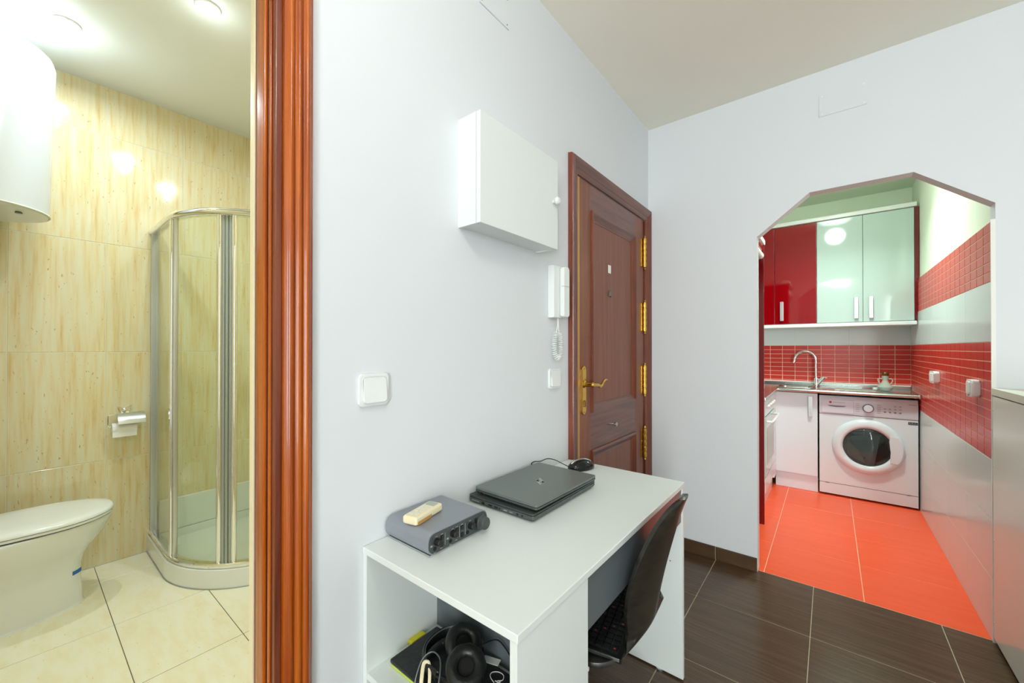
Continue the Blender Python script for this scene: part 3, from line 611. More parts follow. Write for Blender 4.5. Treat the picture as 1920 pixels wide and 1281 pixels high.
wr = tag(obj('thin_cable', tb(smooth_path([(-0.735, 0.562, SZ + 0.002), (-0.745, 0.575, SZ + 0.03), (-0.752, 0.60, FZ + 0.035), (-0.74, 0.62, FZ + 0.046), (-0.71, 0.617, FZ + 0.046), (-0.685, 0.595, FZ + 0.035), (-0.672, 0.575, FZ + 0.015), (-0.665, 0.565, SZ + 0.002)], 6), 0.0017, 6), 'dark_alu', loc=(-0.71, 0.58, SZ)), 'thin grey cable arching in front of the headphones', 'cable')
tag(obj('cream_strap', tb(smooth_path([(-0.712, 0.560, SZ + 0.006), (-0.728, 0.578, FZ + 0.012), (-0.742, 0.595, FZ + 0.03), (-0.74, 0.602, FZ + 0.033), (-0.73, 0.602, FZ + 0.031), (-0.712, 0.588, FZ + 0.016), (-0.698, 0.570, SZ + 0.010), (-0.695, 0.560, SZ + 0.006)], 6), 0.003, 8, flat=((0, 1, 0.5), 1.5)), 'cream_plastic', loc=(-0.71, 0.58, SZ)), 'cream coloured strap loop on the desk shelf before the headphones', 'strap')

# ------------------------------------------------------------------ chair pushed under the desk, keyboard on its seat
YC = 1.085
ch = thing('chair', 'black plywood swivel chair pushed in at the white desk', 'chair', (-0.58, YC, 0))
prof = [(-0.80, 0.408, 0.12), (-0.79, 0.416, 0.17), (-0.765, 0.422, 0.20), (-0.70, 0.424, 0.218), (-0.62, 0.420, 0.223), (-0.54, 0.417, 0.222), (-0.48, 0.417, 0.218), (-0.44, 0.418, 0.206), (-0.412, 0.423, 0.180), (-0.396, 0.432, 0.138), (-0.389, 0.446, 0.110), (-0.385, 0.465, 0.106), (-0.380, 0.50, 0.122), (-0.372, 0.545, 0.137), (-0.360, 0.60, 0.144), (-0.346, 0.655, 0.140), (-0.331, 0.71, 0.125), (-0.317, 0.755, 0.104), (-0.306, 0.787, 0.078), (-0.298, 0.806, 0.050), (-0.295, 0.813, 0.028)]
bm = NB(); n = 16; R = []
for i, (x, z, hw) in enumerate(prof):
    back = i > 9
    row = []
    for k in range(n + 1):
        u = -1 + 2 * k / n; s = math.sin(u * PI / 2 * 0.92) / math.sin(PI / 2 * 0.92)
        dx = -0.035 * (s * s) * (hw / 0.17) if back else 0.0
        dz = 0.012 * s * s if not back else 0.0
        row.append(bm.verts.new((x + dx, YC + s * hw, z + dz)))
    R.append(row)
for a, b in zip(R, R[1:]):
    for k in range(n): bm.faces.new((a[k], a[k + 1], b[k + 1], b[k]))
sh = obj('shell', bm, 'black_wood', ch, smooth=60)
md = sh.modifiers.new('sub', 'SUBSURF'); md.levels = 2; md.render_levels = 2
md = sh.modifiers.new('thick', 'SOLIDIFY'); md.thickness = 0.011; md.offset = 0
md = sh.modifiers.new('bev', 'BEVEL'); md.width = 0.003; md.segments = 2; md.limit_method = 'ANGLE'
CXc = -0.60
obj('seat_bracket', lt([(0.07, 0), (0.075, 0.006), (0.05, 0.014)], (CXc, YC, 0.395), 20), 'dark_alu', ch)
obj('column', lt([(0.026, 0.06), (0.026, 0.22), (0.017, 0.225), (0.017, 0.397)], (CXc, YC, 0), 20), 'chrome', ch)
hb = obj('base_hub', lt([(0.035, 0.05), (0.035, 0.08), (0.026, 0.09)], (CXc, YC, 0), 20), 'dark_alu', ch)
for k in range(5):
    a = math.radians(90 + 36 + 72 * k); c_, s_2 = math.cos(a), math.sin(a)
    lg_ = obj('leg', tb([(CXc, YC, 0.07), (CXc + 0.21 * c_, YC + 0.21 * s_2, 0.055)], [0.018, 0.011], 10), 'dark_alu', ch)
    obj('caster', lt([(0.018, -0.012), (0.024, -0.008), (0.024, 0.008), (0.018, 0.012)], (CXc + 0.21 * c_, YC + 0.21 * s_2, 0.024), 18, 'y'), 'black_plastic', lg_)
    obj('caster_stem', tb([(CXc + 0.21 * c_, YC + 0.21 * s_2, 0.03), (CXc + 0.21 * c_, YC + 0.21 * s_2, 0.058)], 0.007, 8), 'black_plastic', lg_)
kbd = thing('keyboard', 'black keyboard lying on the chair seat under the desk', 'keyboard', (-0.465, 1.12, 0.43))
kz = 0.434; KC, KA = (-0.455, 0.93, 0), math.radians(11)
bm = NB(); loft(bm, [[(-0.535, 0.905, kz), (-0.40, 0.905, kz), (-0.40, 1.195, kz), (-0.535, 1.195, kz)], [(-0.535, 0.905, kz + 0.018), (-0.40, 0.905, kz + 0.012), (-0.40, 1.195, kz + 0.012), (-0.535, 1.195, kz + 0.018)]])
kb_ = obj('case', rot_bm(bm, KC, KA), 'black_plastic', kbd, smooth=0)
obj('end_trim', rot_bm(bx(-0.53, -0.405, 0.9035, 0.9055, kz + 0.004, kz + 0.012, bev=0.0008), KC, KA), 'silver', kb_)
keys = NB(); leg = NB()
for i in range(14):
    for j in range(6):
        y = 0.916 + i * 0.0195; x = -0.526 + j * 0.0195; z = kz + 0.0178 - 0.0009 * j
        box(keys, x, x + 0.0165, y, y + 0.0165, z - 0.004, z + 0.006)
        if (i * 7 + j * 3) % 5 == 0: box(leg, x + 0.005, x + 0.011, y + 0.006, y + 0.010, z + 0.006, z + 0.0063)
obj('keys', rot_bm(keys, KC, KA), 'black_plastic', kb_, smooth=0, kind='stuff'); obj('key_legends', rot_bm(leg, KC, KA), 'key_legend', kb_, smooth=0, kind='stuff')

# ------------------------------------------------------------------ glossy white cabinet at the right edge
rc = thing('low_cabinet', 'glossy white waist-high cabinet with pale top right of the archway', 'cabinet', (0.83, 2.11, 0))
obj('body', bx(XK + 0.001, 1.14, 1.74, YB - 0.002, 0.02, 1.005, bev=0.002), 'white_satin', rc, smooth=40)
for a, b in ((XK + 0.012, 0.826), (0.829, 1.13)):
    d_ = obj('door', bx(a, b, 1.724, 1.739, 0.04, 0.995, bev=0.0015), 'white_satin', rc, smooth=40)
    obj('knob', lt([(0.005, 0), (0.005, -0.012), (0.012, -0.018), (0.009, -0.024)], ((b - 0.03) if a < 0.6 else (a + 0.03), 1.724, 0.8), 16, 'y'), 'silver', d_)
obj('top_board', bx(XK - 0.001, 1.145, 1.715, YB - 0.002, 1.008, 1.037, bev=0.002), 'grout_white', rc, smooth=40)
for y in (1.8, 2.43):
    for x in (0.56, 1.09): obj('foot', lt([(0.02, 0), (0.02, 0.02)], (x, y, 0), 12), 'black_plastic', rc)
for z in (0.09, 0.42, 0.72, 0.95): obj('screw', lt([(0.004, 0.001), (0.0035, -0.001)], (XK + 0.001, YB - 0.016, z), 10, 'x'), 'silver', rc)

# ------------------------------------------------------------------ kitchen units
wt = thing('sink_worktop', 'stainless steel sink top with bowl and drainer along the kitchen back wall', 'sink', (0.07, 4.33, 0.83))
WX0, WX1, WY0, WY1, WZ0, WZ1 = -0.89, XK - 0.002, 4.085, YW - 0.001, 0.832, 0.862
bm = NB(); SX0, SX1, SY0, SY1 = -0.37, -0.10, 4.17, 4.40
for a in ((WX0, SX0, WY0 + 0.015, WY1), (SX1, WX1, WY0 + 0.015, WY1), (SX0, SX1, WY0 + 0.015, SY0), (SX0, SX1, SY1, WY1)): box(bm, a[0], a[1], a[2], a[3], WZ0, WZ1 - 0.002)
obj('top', bm, 'steel', wt, smooth=0)
obj('front_roll', pr([(WY0 + 0.0155, WZ1 - 0.002)] + [(WY0 + 0.0155 - 0.0155 * math.sin(a), WZ0 + 0.0145 + 0.0145 * math.cos(a)) for a in [PI * k / 12 for k in range(13)]] + [(WY0 + 0.0155, WZ0)], 'yz', -0.345, WX1), 'steel', wt)
obj('upstand', bx(WX0, WX1, WY1 - 0.012, WY1, WZ1 - 0.002, 0.884, bev=0.003), 'steel', wt)
obj('sealant', bx(WX0, WX1, WY1 - 0.011, WY1 + 0.0004, 0.884, 0.894, bev=0.003), 'paper', wt)
loops = []
for z, i, r in ((WZ1, 0.0, 0.05), (WZ1 - 0.004, 0.006, 0.05), (WZ1 - 0.10, 0.018, 0.05), (WZ1 - 0.135, 0.045, 0.04)): loops.append([(x, y, z) for x, y in rrect(SX0 + i, SX1 - i, SY0 + i, SY1 - i, r, 6)])
bb_ = loft(NB(), loops, cap=False); bb_.faces.new([v for v in bb_.verts][-28:])
obj('bowl', bb_, 'steel', wt)
obj('bowl_rim', tb([(x, y, WZ1 - 0.001) for x, y in rrect(SX0 - 0.004, SX1 + 0.004, SY0 - 0.004, SY1 + 0.004, 0.05, 6)], 0.004, 8, closed=True), 'steel', wt)
obj('drain', lt([(0.03, 0), (0.028, 0.003), (0.012, 0.001)], (-0.235, 4.285, WZ1 - 0.135), 20), 'chrome', wt)
for k in range(6): obj('drainer_rib', tb([(0.03, 4.19 + 0.038 * k, WZ1 - 0.002), (0.27, 4.19 + 0.038 * k, WZ1 - 0.002)], 0.004, 8), 'steel', wt)
obj('end_cap', bx(WX1 - 0.012, WX1 + 0.0005, WY0 - 0.001, WY0 + 0.03, WZ0 - 0.001, WZ1 + 0.001, bev=0.004), 'silver', wt)

fa = thing('kitchen_tap', 'chrome swan neck mixer tap on the sink', 'tap', (-0.097, 4.44, WZ1))
TX, TY = -0.097, 4.44
obj('base', lt([(0.026, 0.0), (0.026, 0.008), (0.021, 0.012), (0.021, 0.065), (0.014, 0.075)], (TX, TY, WZ1), 22), 'chrome', fa)
sp = [(TX, TY, WZ1 + 0.07), (TX - 0.001, TY, WZ1 + 0.20)] + [(TX - 0.078 + 0.078 * math.cos(a), TY, WZ1 + 0.225 + 0.085 * math.sin(a)) for a in [PI * k / 12 for k in range(13)]] + [(TX - 0.163, TY, WZ1 + 0.205)]
obj('spout', tb(sp, 0.0105, 14), 'chrome', fa)
obj('lever_body', tb([(TX + 0.004, TY - 0.004, WZ1 + 0.02), (TX + 0.05, TY - 0.012, WZ1 + 0.082)], 0.0165, 16), 'chrome', fa)
obj('lever', tb([(TX + 0.045, TY - 0.012, WZ1 + 0.082), (TX + 0.075, TY - 0.016, WZ1 + 0.078)], [0.007, 0.004], 10), 'chrome', fa)

cr = thing('cruet', 'small glass oil cruet with amber stopper on the drainer', 'cruet', (0.34, 4.31, WZ1))
c0 = (0.34, 4.31, WZ1 + 0.001)
obj('vessel', lt([(0.028, 0), (0.034, 0.004), (0.050, 0.028), (0.047, 0.035), (0.030, 0.052), (0.018, 0.075), (0.016, 0.088), (0.022, 0.105), (0.018, 0.118)], c0, 28), 'cruet_glass', cr, smooth=60)
obj('oil', lt([(0.024, 0.004), (0.030, 0.006), (0.046, 0.028), (0.042, 0.034)], c0, 24), 'tile_white', cr, smooth=60)
for s in (-1, 1): obj('handle', tb(smooth_path([(0.34 + s * 0.018, 4.31, WZ1 + 0.094), (0.34 + s * 0.036, 4.31, WZ1 + 0.096), (0.34 + s * 0.042, 4.31, WZ1 + 0.078), (0.34 + s * 0.030, 4.31, WZ1 + 0.054)], 4), 0.0042, 8), 'cruet_glass', cr)
obj('stopper', lt([(0.013, 0.112), (0.021, 0.122), (0.022, 0.138), (0.017, 0.146)], c0, 18), 'amber_stopper', cr)
br = thing('dish_brush', 'small dish brush lying beside the glass cruet', 'brush', (0.27, 4.36, WZ1))
obj('handle', tb([(0.205, 4.385, WZ1 + 0.008), (0.24, 4.372, WZ1 + 0.010), (0.27, 4.36, WZ1 + 0.010)], [0.004, 0.006, 0.007], 10), 'pink_plastic', br)
obj('head', lt([(0.012, 0), (0.018, 0.003), (0.018, 0.016), (0.010, 0.02)], (0.285, 4.354, WZ1 + 0.001), 16), 'white_plastic', br)

def handle(parent, x, y, z0, z1, wdt=0.028, m='silver'):
    h = obj('handle', pr(rrect(x - wdt / 2, x + wdt / 2, z0, z1, 0.004, 3), 'xz', y - 0.022, y - 0.014, bev=0.002), m, parent)
    return h
bc = thing('base_cabinet', 'white kitchen base cabinet under the sink beside the washing machine', 'cabinet', (-0.23, 4.36, 0))
obj('carcass', bx(-0.376, -0.085, 4.172, YW - 0.002, 0.13, 0.722), 'white_laminate', bc, smooth=0)
dd = obj('door', bx(-0.376, -0.083, 4.154, 4.171, 0.134, 0.822, bev=0.002), 'white_enamel', bc, smooth=40)
handle(dd, -0.131, 4.154, 0.628, 0.796)
obj('plinth', bx(-0.376, -0.083, 4.178, 4.194, 0.001, 0.128), 'white_enamel', bc, smooth=0)

wm = thing('washing_machine', 'white front loading washing machine under the steel worktop', 'washing machine', (0.216, 4.36, 0))
MX0, MX1, MY = -0.072, 0.505, 4.154
obj('body', bx(MX0, MX1, MY + 0.02, YW - 0.004, 0.012, 0.812, bev=0.004), 'white_enamel', wm)
bm = pr([(MX0, 0.105), (MX1, 0.105), (MX1, 0.664), (MX0, 0.664)], 'xz', MY, MY + 0.02, bev=0.002)
obj('front_panel', bm, 'white_enamel', wm)
obj('kick_panel', bx(MX0, MX1, MY + 0.002, MY + 0.02, 0.016, 0.102, bev=0.002), 'white_enamel', wm)
for x in (MX0 + 0.05, MX1 - 0.05):
    obj('clip', bx(x - 0.012, x + 0.012, MY + 0.0005, MY + 0.004, 0.0995, 0.1035), 'grey_print', wm, smooth=0)
    obj('foot', lt([(0.02, 0), (0.02, 0.014)], (x, MY + 0.06, 0), 12), 'black_plastic', wm)
cp = obj('control_panel', pr([(MY - 0.004, 0.668), (MY + 0.02, 0.668), (MY + 0.02, 0.812), (MY + 0.008, 0.812), (MY + 0.002, 0.795), (MY - 0.006, 0.775), (MY - 0.008, 0.69)], 'yz', MX0, MX1, bev=0.002), 'panel_plastic', wm)
dw = obj('detergent_drawer', bx(MX0 + 0.015, 0.144, MY - 0.012, MY, 0.676, 0.783, bev=0.003), 'panel_plastic', wm)
obj('drawer_grip', pr([(-0.02, 0.738), (0.10, 0.738), (0.085, 0.728), (0.04, 0.724), (-0.005, 0.728)], 'xz', MY - 0.0128, MY - 0.009), 'grey_print', dw)
obj('logo', lt([(0.009, 0), (0.009, 0.001)], (0.0, MY - 0.0135, 0.762), 18, 'y'), 'red_print', dw)
for k in range(7): obj('caption', bx(0.016 + 0.011 * k, 0.024 + 0.011 * k, MY - 0.0128, MY - 0.0115, 0.7605, 0.7635), 'grey_print', dw, smooth=0)
dl = obj('dial', lt([(0.033, 0), (0.033, -0.006), (0.029, -0.010), (0.027, -0.026), (0.024, -0.029)], (0.229, MY - 0.006, 0.731), 32, 'y'), 'panel_plastic', wm)
obj('dial_ring', tb([(0.229 + 0.031 * math.cos(a), MY - 0.014, 0.731 + 0.031 * math.sin(a)) for a in [2 * PI * k / 32 for k in range(32)]], 0.0028, 6, closed=True), 'grey_print', dl)
for s in (-1, 1):
    for k in range(5): obj('caption', bx(0.229 + s * 0.062 - 0.011, 0.229 + s * 0.062 + 0.011, MY - 0.0087, MY - 0.007, 0.699 + 0.015 * k, 0.7015 + 0.015 * k), 'grey_print', cp, smooth=0)
for i in range(4):
    for j, z in enumerate((0.712, 0.735, 0.758)):
        if j == 2 and i < 2: continue
        obj('button', pr(rrect(0.325 + 0.028 * i - 0.007, 0.325 + 0.028 * i + 0.007, z - 0.004, z + 0.004, 0.003, 3), 'xz', MY - 0.011, MY - 0.006, bev=0.0008), 'logo_grey' if j else 'grey_print', cp)
obj('caption', bx(0.455, 0.495, MY - 0.007, MY - 0.0045, 0.776, 0.779), 'grey_print', cp, smooth=0)
en = obj('energy_label', bx(0.452, 0.502, MY - 0.0012, MY + 0.001, 0.630, 0.649), 'black_matte', wm, smooth=0)
for k in range(6): obj('mark', bx(0.456 + 0.0075 * k, 0.461 + 0.0075 * k, MY - 0.002, MY - 0.001, 0.635, 0.644 - 0.003 * (k % 2)), 'logo_grey', en, smooth=0)
RX, RZ = 0.222, 0.428
rg = obj('door_ring', lt([(0.145, 0.0), (0.214, 0.0), (0.212, -0.012), (0.195, -0.030), (0.165, -0.034), (0.148, -0.022), (0.145, -0.004)], (RX, MY, RZ), 56, 'y'), 'white_enamel', wm, smooth=60)
hp_ = [(RX + 0.128, RZ + 0.105), (RX + 0.124, RZ + 0.06), (RX + 0.128, RZ + 0.02), (RX + 0.136, RZ - 0.02), (RX + 0.130, RZ - 0.055), (RX + 0.128, RZ - 0.1)] + [(RX + 0.2 * math.cos(a), RZ + 0.2 * math.sin(a)) for a in [math.radians(-30 + 60 * k / 10) for k in range(11)]]
obj('door_handle', pr(hp_, 'xz', MY - 0.036, MY - 0.02, bev=0.003), 'white_enamel', rg)
gl = obj('door_glass', lt([(0.146, -0.012), (0.135, -0.018), (0.10, -0.024), (0.03, -0.027)], (RX, MY, RZ), 44, 'y'), 'door_glass', wm, smooth=60)
obj('gasket', lt([(0.146, -0.012), (0.144, 0.0), (0.12, 0.012), (0.118, 0.016)], (RX, MY, RZ), 44, 'y'), 'graphite', gl, smooth=60)
obj('drum', lt([(0.12, 0.0), (0.118, 0.012), (0.115, 0.018)], (RX, MY, RZ), 40, 'y'), 'black_glass', gl, smooth=60)
for r_, q_ in ((0.112, 0.0022), (0.07, 0.0016)): obj('drum_ring', tb([(RX + r_ * math.cos(a), MY - 0.003, RZ - 0.004 + r_ * math.sin(a)) for a in [2 * PI * k / 40 for k in range(40)]], q_, 6, closed=True), 'silver', gl)
for a_ in (20, 140, 260): obj('paddle', tb([(RX + 0.03 * math.cos(math.radians(a_)), MY - 0.003, RZ + 0.03 * math.sin(math.radians(a_))), (RX + 0.1 * math.cos(math.radians(a_)), MY - 0.003, RZ + 0.1 * math.sin(math.radians(a_)))], 0.006, 8), 'dark_alu', gl)
dh = NB()
for k in range(26):
    a = math.radians(215 + 110 * k / 25)
    for r in (0.085, 0.097): box(dh, RX + r * math.cos(a) - 0.002, RX + r * math.cos(a) + 0.002, MY - 0.003, MY + 0.0, RZ + r * math.sin(a) - 0.002, RZ + r * math.sin(a) + 0.002)
obj('drum_holes', dh, 'logo_grey', gl, smooth=0, kind='stuff')

# --- left run: worktop, cooker, end panel, bridging cabinet
lw = thing('side_worktop', 'grey stone worktop over the oven on the left of the kitchen', 'worktop', (-0.62, 3.65, 0.832))
obj('slab', bx(XA + 0.002, -0.345, 3.205, 4.084, 0.832, 0.862, bev=0.004), 'steel', lw)
ov = thing('oven', 'white built-in oven with bar handle on the left of the kitchen', 'oven', (-0.63, 3.72, 0))
obj('body', bx(XA + 0.004, -0.386, 3.40, 4.02, 0.10, 0.828), 'white_enamel', ov, smooth=0)
obj('control_strip', bx(-0.386, -0.370, 3.42, 4.00, 0.70, 0.822, bev=0.002), 'white_enamel', ov)
od = obj('oven_door', bx(-0.386, -0.368, 3.42, 4.00, 0.255, 0.692, bev=0.003), 'white_gloss', ov)
obj('window', bx(-0.368, -0.3665, 3.49, 3.93, 0.33, 0.60), 'screen_grey', od, smooth=0)
obj('bar_handle', tb([(-0.368, 3.47, 0.655), (-0.335, 3.475, 0.655), (-0.332, 3.50, 0.655), (-0.332, 3.92, 0.655), (-0.335, 3.945, 0.655), (-0.368, 3.95, 0.655)], 0.009, 10), 'white_plastic', od)
obj('lower_drawer', bx(-0.386, -0.370, 3.42, 4.00, 0.14, 0.245, bev=0.002), 'white_enamel', ov)
obj('plinth', bx(-0.41, -0.395, 3.21, 4.10, 0.0, 0.10), 'white_enamel', ov, smooth=0)
for k in range(4): obj('knob', lt([(0.017, 0), (0.017, 0.008), (0.012, 0.02)], (-0.370, 3.52 + 0.12 * k, 0.765), 16, 'x'), 'white_plastic', ov)
tag(obj('corner_filler', bx(-0.386, -0.372, 4.022, 4.15, 0.10, 0.828), 'white_enamel', loc=(-0.38, 4.08, 0.1), smooth=0), 'white filler strip in the inner corner of the kitchen units', 'panel')
tag(obj('side_filler', bx(-0.386, -0.372, 3.208, 3.398, 0.10, 0.828, bev=0.001), 'white_enamel', loc=(-0.38, 3.3, 0.1), smooth=0), 'white filler panel between the oven and the dark red end panel', 'panel')
tag(obj('end_panel', bx(XA + 0.002, -0.352, 3.182, 3.202, 0.0, 1.905, bev=0.001), 'red_panel', loc=(-0.62, 3.19, 0), smooth=0), 'tall dark red glossy end panel just inside the archway', 'panel')
bg = thing('bridge_cabinet', 'red wall cabinet above the fridge gap left of the archway', 'cabinet', (-0.63, 2.87, 1.845))
obj('body', bx(XA + 0.002, -0.376, 2.57, 3.18, 1.85, 1.90), 'red_gloss', bg, smooth=0)
obj('flap', bx(-0.374, -0.356, 2.57, 3.18, 1.862, 1.905, bev=0.001), 'red_gloss', bg, smooth=0)
obj('light_rail', tb([(-0.372, 2.57, 1.832), (-0.372, 3.18, 1.832)], 0.022, 14), 'white_plastic', bg)
obj('top_rail', bx(-0.42, -0.346, 2.57, 3.205, 1.906, 1.94, bev=0.004), 'white_plastic', bg)

# --- upper cabinets on the back wall
UY = 4.255
def upper(name, label, x0, mid, x1, m, handles):
    t = thing(name, label, 'cabinet', ((x0 + x1) / 2, 4.41, 1.41), 'upper kitchen cabinets')
    obj('carcass', bx(x0, x1, UY + 0.002, YW - 0.002, 1.41, 2.27), 'white_laminate', t, smooth=0)
    for a, b, hx in ((x0, mid, handles[0]), (mid, x1, handles[1])):
        d = obj('door', bx(a + 0.0015, b - 0.0015, UY - 0.018, UY, 1.413, 2.268, bev=0.0015), m, t, smooth=40)
        if hx is not None: handle(d, hx, UY - 0.018, 1.44, 1.61, 0.026)
upper('wall_unit', 'pair of glossy red upper kitchen cabinet doors on the back wall', -0.68, -0.386, -0.088, 'red_gloss', (None, -0.333))
upper('wall_unit', 'pair of glossy white upper kitchen cabinet doors on the back wall', -0.087, 0.206, 0.499, 'white_gloss', (0.164, 0.253))
tag(obj('light_pelmet', bx(-0.68, 0.511, UY - 0.03, YW - 0.002, 1.378, 1.4085, bev=0.006), 'white_plastic', loc=(-0.08, 4.4, 1.378)), 'white rail along the underside of the upper kitchen cabinets', 'rail')
tag(obj('cornice', bx(-0.68, 0.512, UY - 0.034, YW - 0.002, 2.272, 2.306, bev=0.006), 'white_plastic', loc=(-0.08, 4.4, 2.272)), 'white cornice along the top of the upper kitchen cabinets', 'cornice')
tag(obj('filler_panel', pr([(0.5, 2.27), (0.5, 1.415), (0.512, 1.415), (0.514, 1.73), (0.524, 1.73), (0.524, 2.27)], 'xz', UY - 0.016, UY + 0.002), 'red_panel', loc=(0.51, UY, 1.415), smooth=0), 'narrow dark red filler strip between white cabinets and tiled wall', 'panel')

# --- sockets on the kitchen wall
def socket(y0, y1, z0, z1, label, plug):
    y0, y1 = min(y0, y1), max(y0, y1)
    t = thing('wall_socket', label, 'socket', (XK, (y0 + y1) / 2, z0), 'kitchen wall sockets')
    obj('box', pr(rrect(y0, y1, z0, z1, 0.012), 'yz', XK - 0.026, XK, bev=0.006), 'white_plastic', t)
    ym, zm = (y0 + y1) / 2, (z0 + z1) / 2
    if plug:
        for s in (-1, 1): obj('rocker', pr(rrect(ym + s * 0.022 - 0.017, ym + s * 0.022 + 0.017, zm - 0.026, zm + 0.026, 0.006, 4), 'yz', XK - 0.03, XK - 0.024, bev=0.002), 'white_plastic', t)
    else:
        obj('cover', pr(rrect(ym - 0.027, ym + 0.027, zm - 0.024, zm + 0.03, 0.008, 4), 'yz', XK - 0.031, XK - 0.024, bev=0.003), 'white_plastic', t)
        obj('catch', bx(XK - 0.029, XK - 0.024, ym - 0.005, ym + 0.005, z0 + 0.004, z0 + 0.009), 'grey_print', t, smooth=0)
socket(3.48, 3.62, 0.985, 1.057, 'white double switch box on the red tiles nearer the sink', True)
socket(2.65, 2.745, 0.982, 1.058, 'white covered socket box on the red tiles nearer the archway', False)

# --- kitchen ceiling lamp
kl = thing('ceiling_lamp', 'round white kitchen ceiling lamp', 'lamp', (0.04, 3.36, ZK))
obj('base', lt([(0.14, 0), (0.14, -0.02)], (0.04, 3.36, ZK), 32), 'white_plastic', kl)
obj('diffuser', lt([(0.132, -0.02), (0.13, -0.04), (0.10, -0.062), (0.03, -0.07)], (0.04, 3.36, ZK), 32), 'kitchen_bulb', kl)
ld = bpy.data.lights.new('lamp_light', 'AREA'); ld.shape = 'DISK'; ld.size = 0.24; ld.energy = KIT_W; ld.spread = math.radians(130); ld.color = (0.82, 1.0, 0.90)
o = bpy.data.objects.new('lamp_light', ld); COL.objects.link(o); o.parent = kl; o.location = (0, 0, -0.075)
ld = bpy.data.lights.new('lamp_glow', 'POINT'); ld.energy = KIT_W * 0.45; ld.shadow_soft_size = 0.08; ld.color = (0.82, 1.0, 0.90)
o = bpy.data.objects.new('lamp_glow', ld); COL.objects.link(o); o.parent = kl; o.location = (0, 0, -0.2)

# ------------------------------------------------------------------ bathroom things
to = thing('toilet', 'white ceramic toilet with closed lid in the bathroom', 'toilet', (-2.79, -0.05, 0))
def egg(xc, yb, yf, hw, z, n=36, flat=0.55):
    out = []
    yc = yb + (yf - yb) * 0.52
    for k in range(n):
        a = 2 * PI * k / n; c, s = math.cos(a), math.sin(a)
        if s >= 0: out.append((xc + hw * c, yc + (yf - yc) * s, z))
        else: out.append((xc + hw * math.copysign(abs(c) ** flat, c), yc + (yc - yb) * math.copysign(abs(s) ** flat, s), z))
    return out
TXc = -2.79
sec = [(0.0, -0.37, 0.205, 0.112), (0.006, -0.37, 0.205, 0.112), (0.012, -0.37, 0.200, 0.106), (0.12, -0.37, 0.192, 0.103), (0.19, -0.37, 0.195, 0.106), (0.235, -0.37, 0.205, 0.122), (0.27, -0.37, 0.228, 0.148), (0.31, -0.37, 0.258, 0.172), (0.35, -0.37, 0.282, 0.188), (0.385, -0.37, 0.296, 0.197), (0.398, -0.37, 0.298, 0.197), (0.402, -0.37, 0.294, 0.193)]
obj('bowl', loft(NB(), [egg(TXc, a, b, h, z) for z, a, b, h in sec]), 'ceramic', to, smooth=60)
obj('seat', loft(NB(), [egg(TXc, -0.17, f, h, z) for z, f, h in ((0.407, 0.292, 0.190), (0.409, 0.298, 0.195), (0.418, 0.298, 0.195), (0.420, 0.294, 0.192))]), 'ceramic', to, smooth=60)
obj('lid', loft(NB(), [egg(TXc, -0.17, f, h, z) for z, f, h in ((0.421, 0.292, 0.190), (0.423, 0.301, 0.198), (0.432, 0.301, 0.198), (0.440, 0.294, 0.19), (0.444, 0.26, 0.165), (0.446, 0.17, 0.10))]), 'ceramic', to, smooth=60)
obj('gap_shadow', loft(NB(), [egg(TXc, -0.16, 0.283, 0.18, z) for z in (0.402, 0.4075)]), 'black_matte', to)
ci = obj('cistern', bx(TXc - 0.19, TXc + 0.19, -0.397, -0.20, 0.40, 0.77, bev=0.02, seg=3), 'ceramic', to)
obj('flush_button', lt([(0.02, 0), (0.02, 0.008), (0.016, 0.01)], (TXc, -0.30, 0.77), 18), 'chrome', ci)
sk = obj('sticker', bx(TXc + 0.02, TXc + 0.06, 0.186, 0.198, 0.10, 0.118), 'blue_label', to, smooth=0)
bpy.data.objects.remove(sk)
sk = NB(); a0 = [(a, 0.195) for a in (0.35, 0.55)]
lo_ = []
ys = -0.37 + (0.1925 + 0.37) * 0.52
for z in (0.145, 0.163): lo_.append([(TXc + 0.1042 * math.cos(a), ys + (0.1942 - ys) * math.sin(a), z) for a in [math.radians(62 + 22 * k / 6) for k in range(7)]])
A_ = [[sk.verts.new(p) for p in q] for q in lo_]
for k in range(6): sk.faces.new((A_[0][k], A_[0][k + 1], A_[1][k + 1], A_[1][k]))
s_ = obj('sticker', sk, 'blue_label', to); s_['label'] = 'small blue sticker'

wh = thing('water_heater', 'white cylindrical electric water heater high on the bathroom wall', 'water heater', (-2.85, -0.13, 1.80))
WC = (-2.85, -0.13, 0)
obj('tank', lt([(0.05, 1.795), (0.19, 1.795), (0.216, 1.80), (0.222, 1.812), (0.239, 2.49), (0.232, 2.515), (0.10, 2.53), (0.02, 2.53)], WC, 64), 'white_enamel', wh, smooth=50)
obj('bottom_rim', tb([(WC[0] + 0.221 * math.cos(a), WC[1] + 0.221 * math.sin(a), 1.806) for a in [2 * PI * k / 64 for k in range(64)]], 0.004, 6, closed=True), 'grout_white', wh)
obj('bracket', bx(-2.97, -2.73, -0.398, -0.33, 2.2, 2.26), 'white_enamel', wh, smooth=0)
for x in (-2.92, -2.78): obj('pipe', tb([(x, -0.09, 1.80), (x, -0.09, 1.74), (x, -0.20, 1.70), (x, -0.399, 1.70)], 0.014, 12), 'white_plastic', wh)
obj('screw_cap', lt([(0.012, -0.004), (0.01, 0.002)], (-2.76, 0.0, 1.793), 12), 'dark_alu', wh)

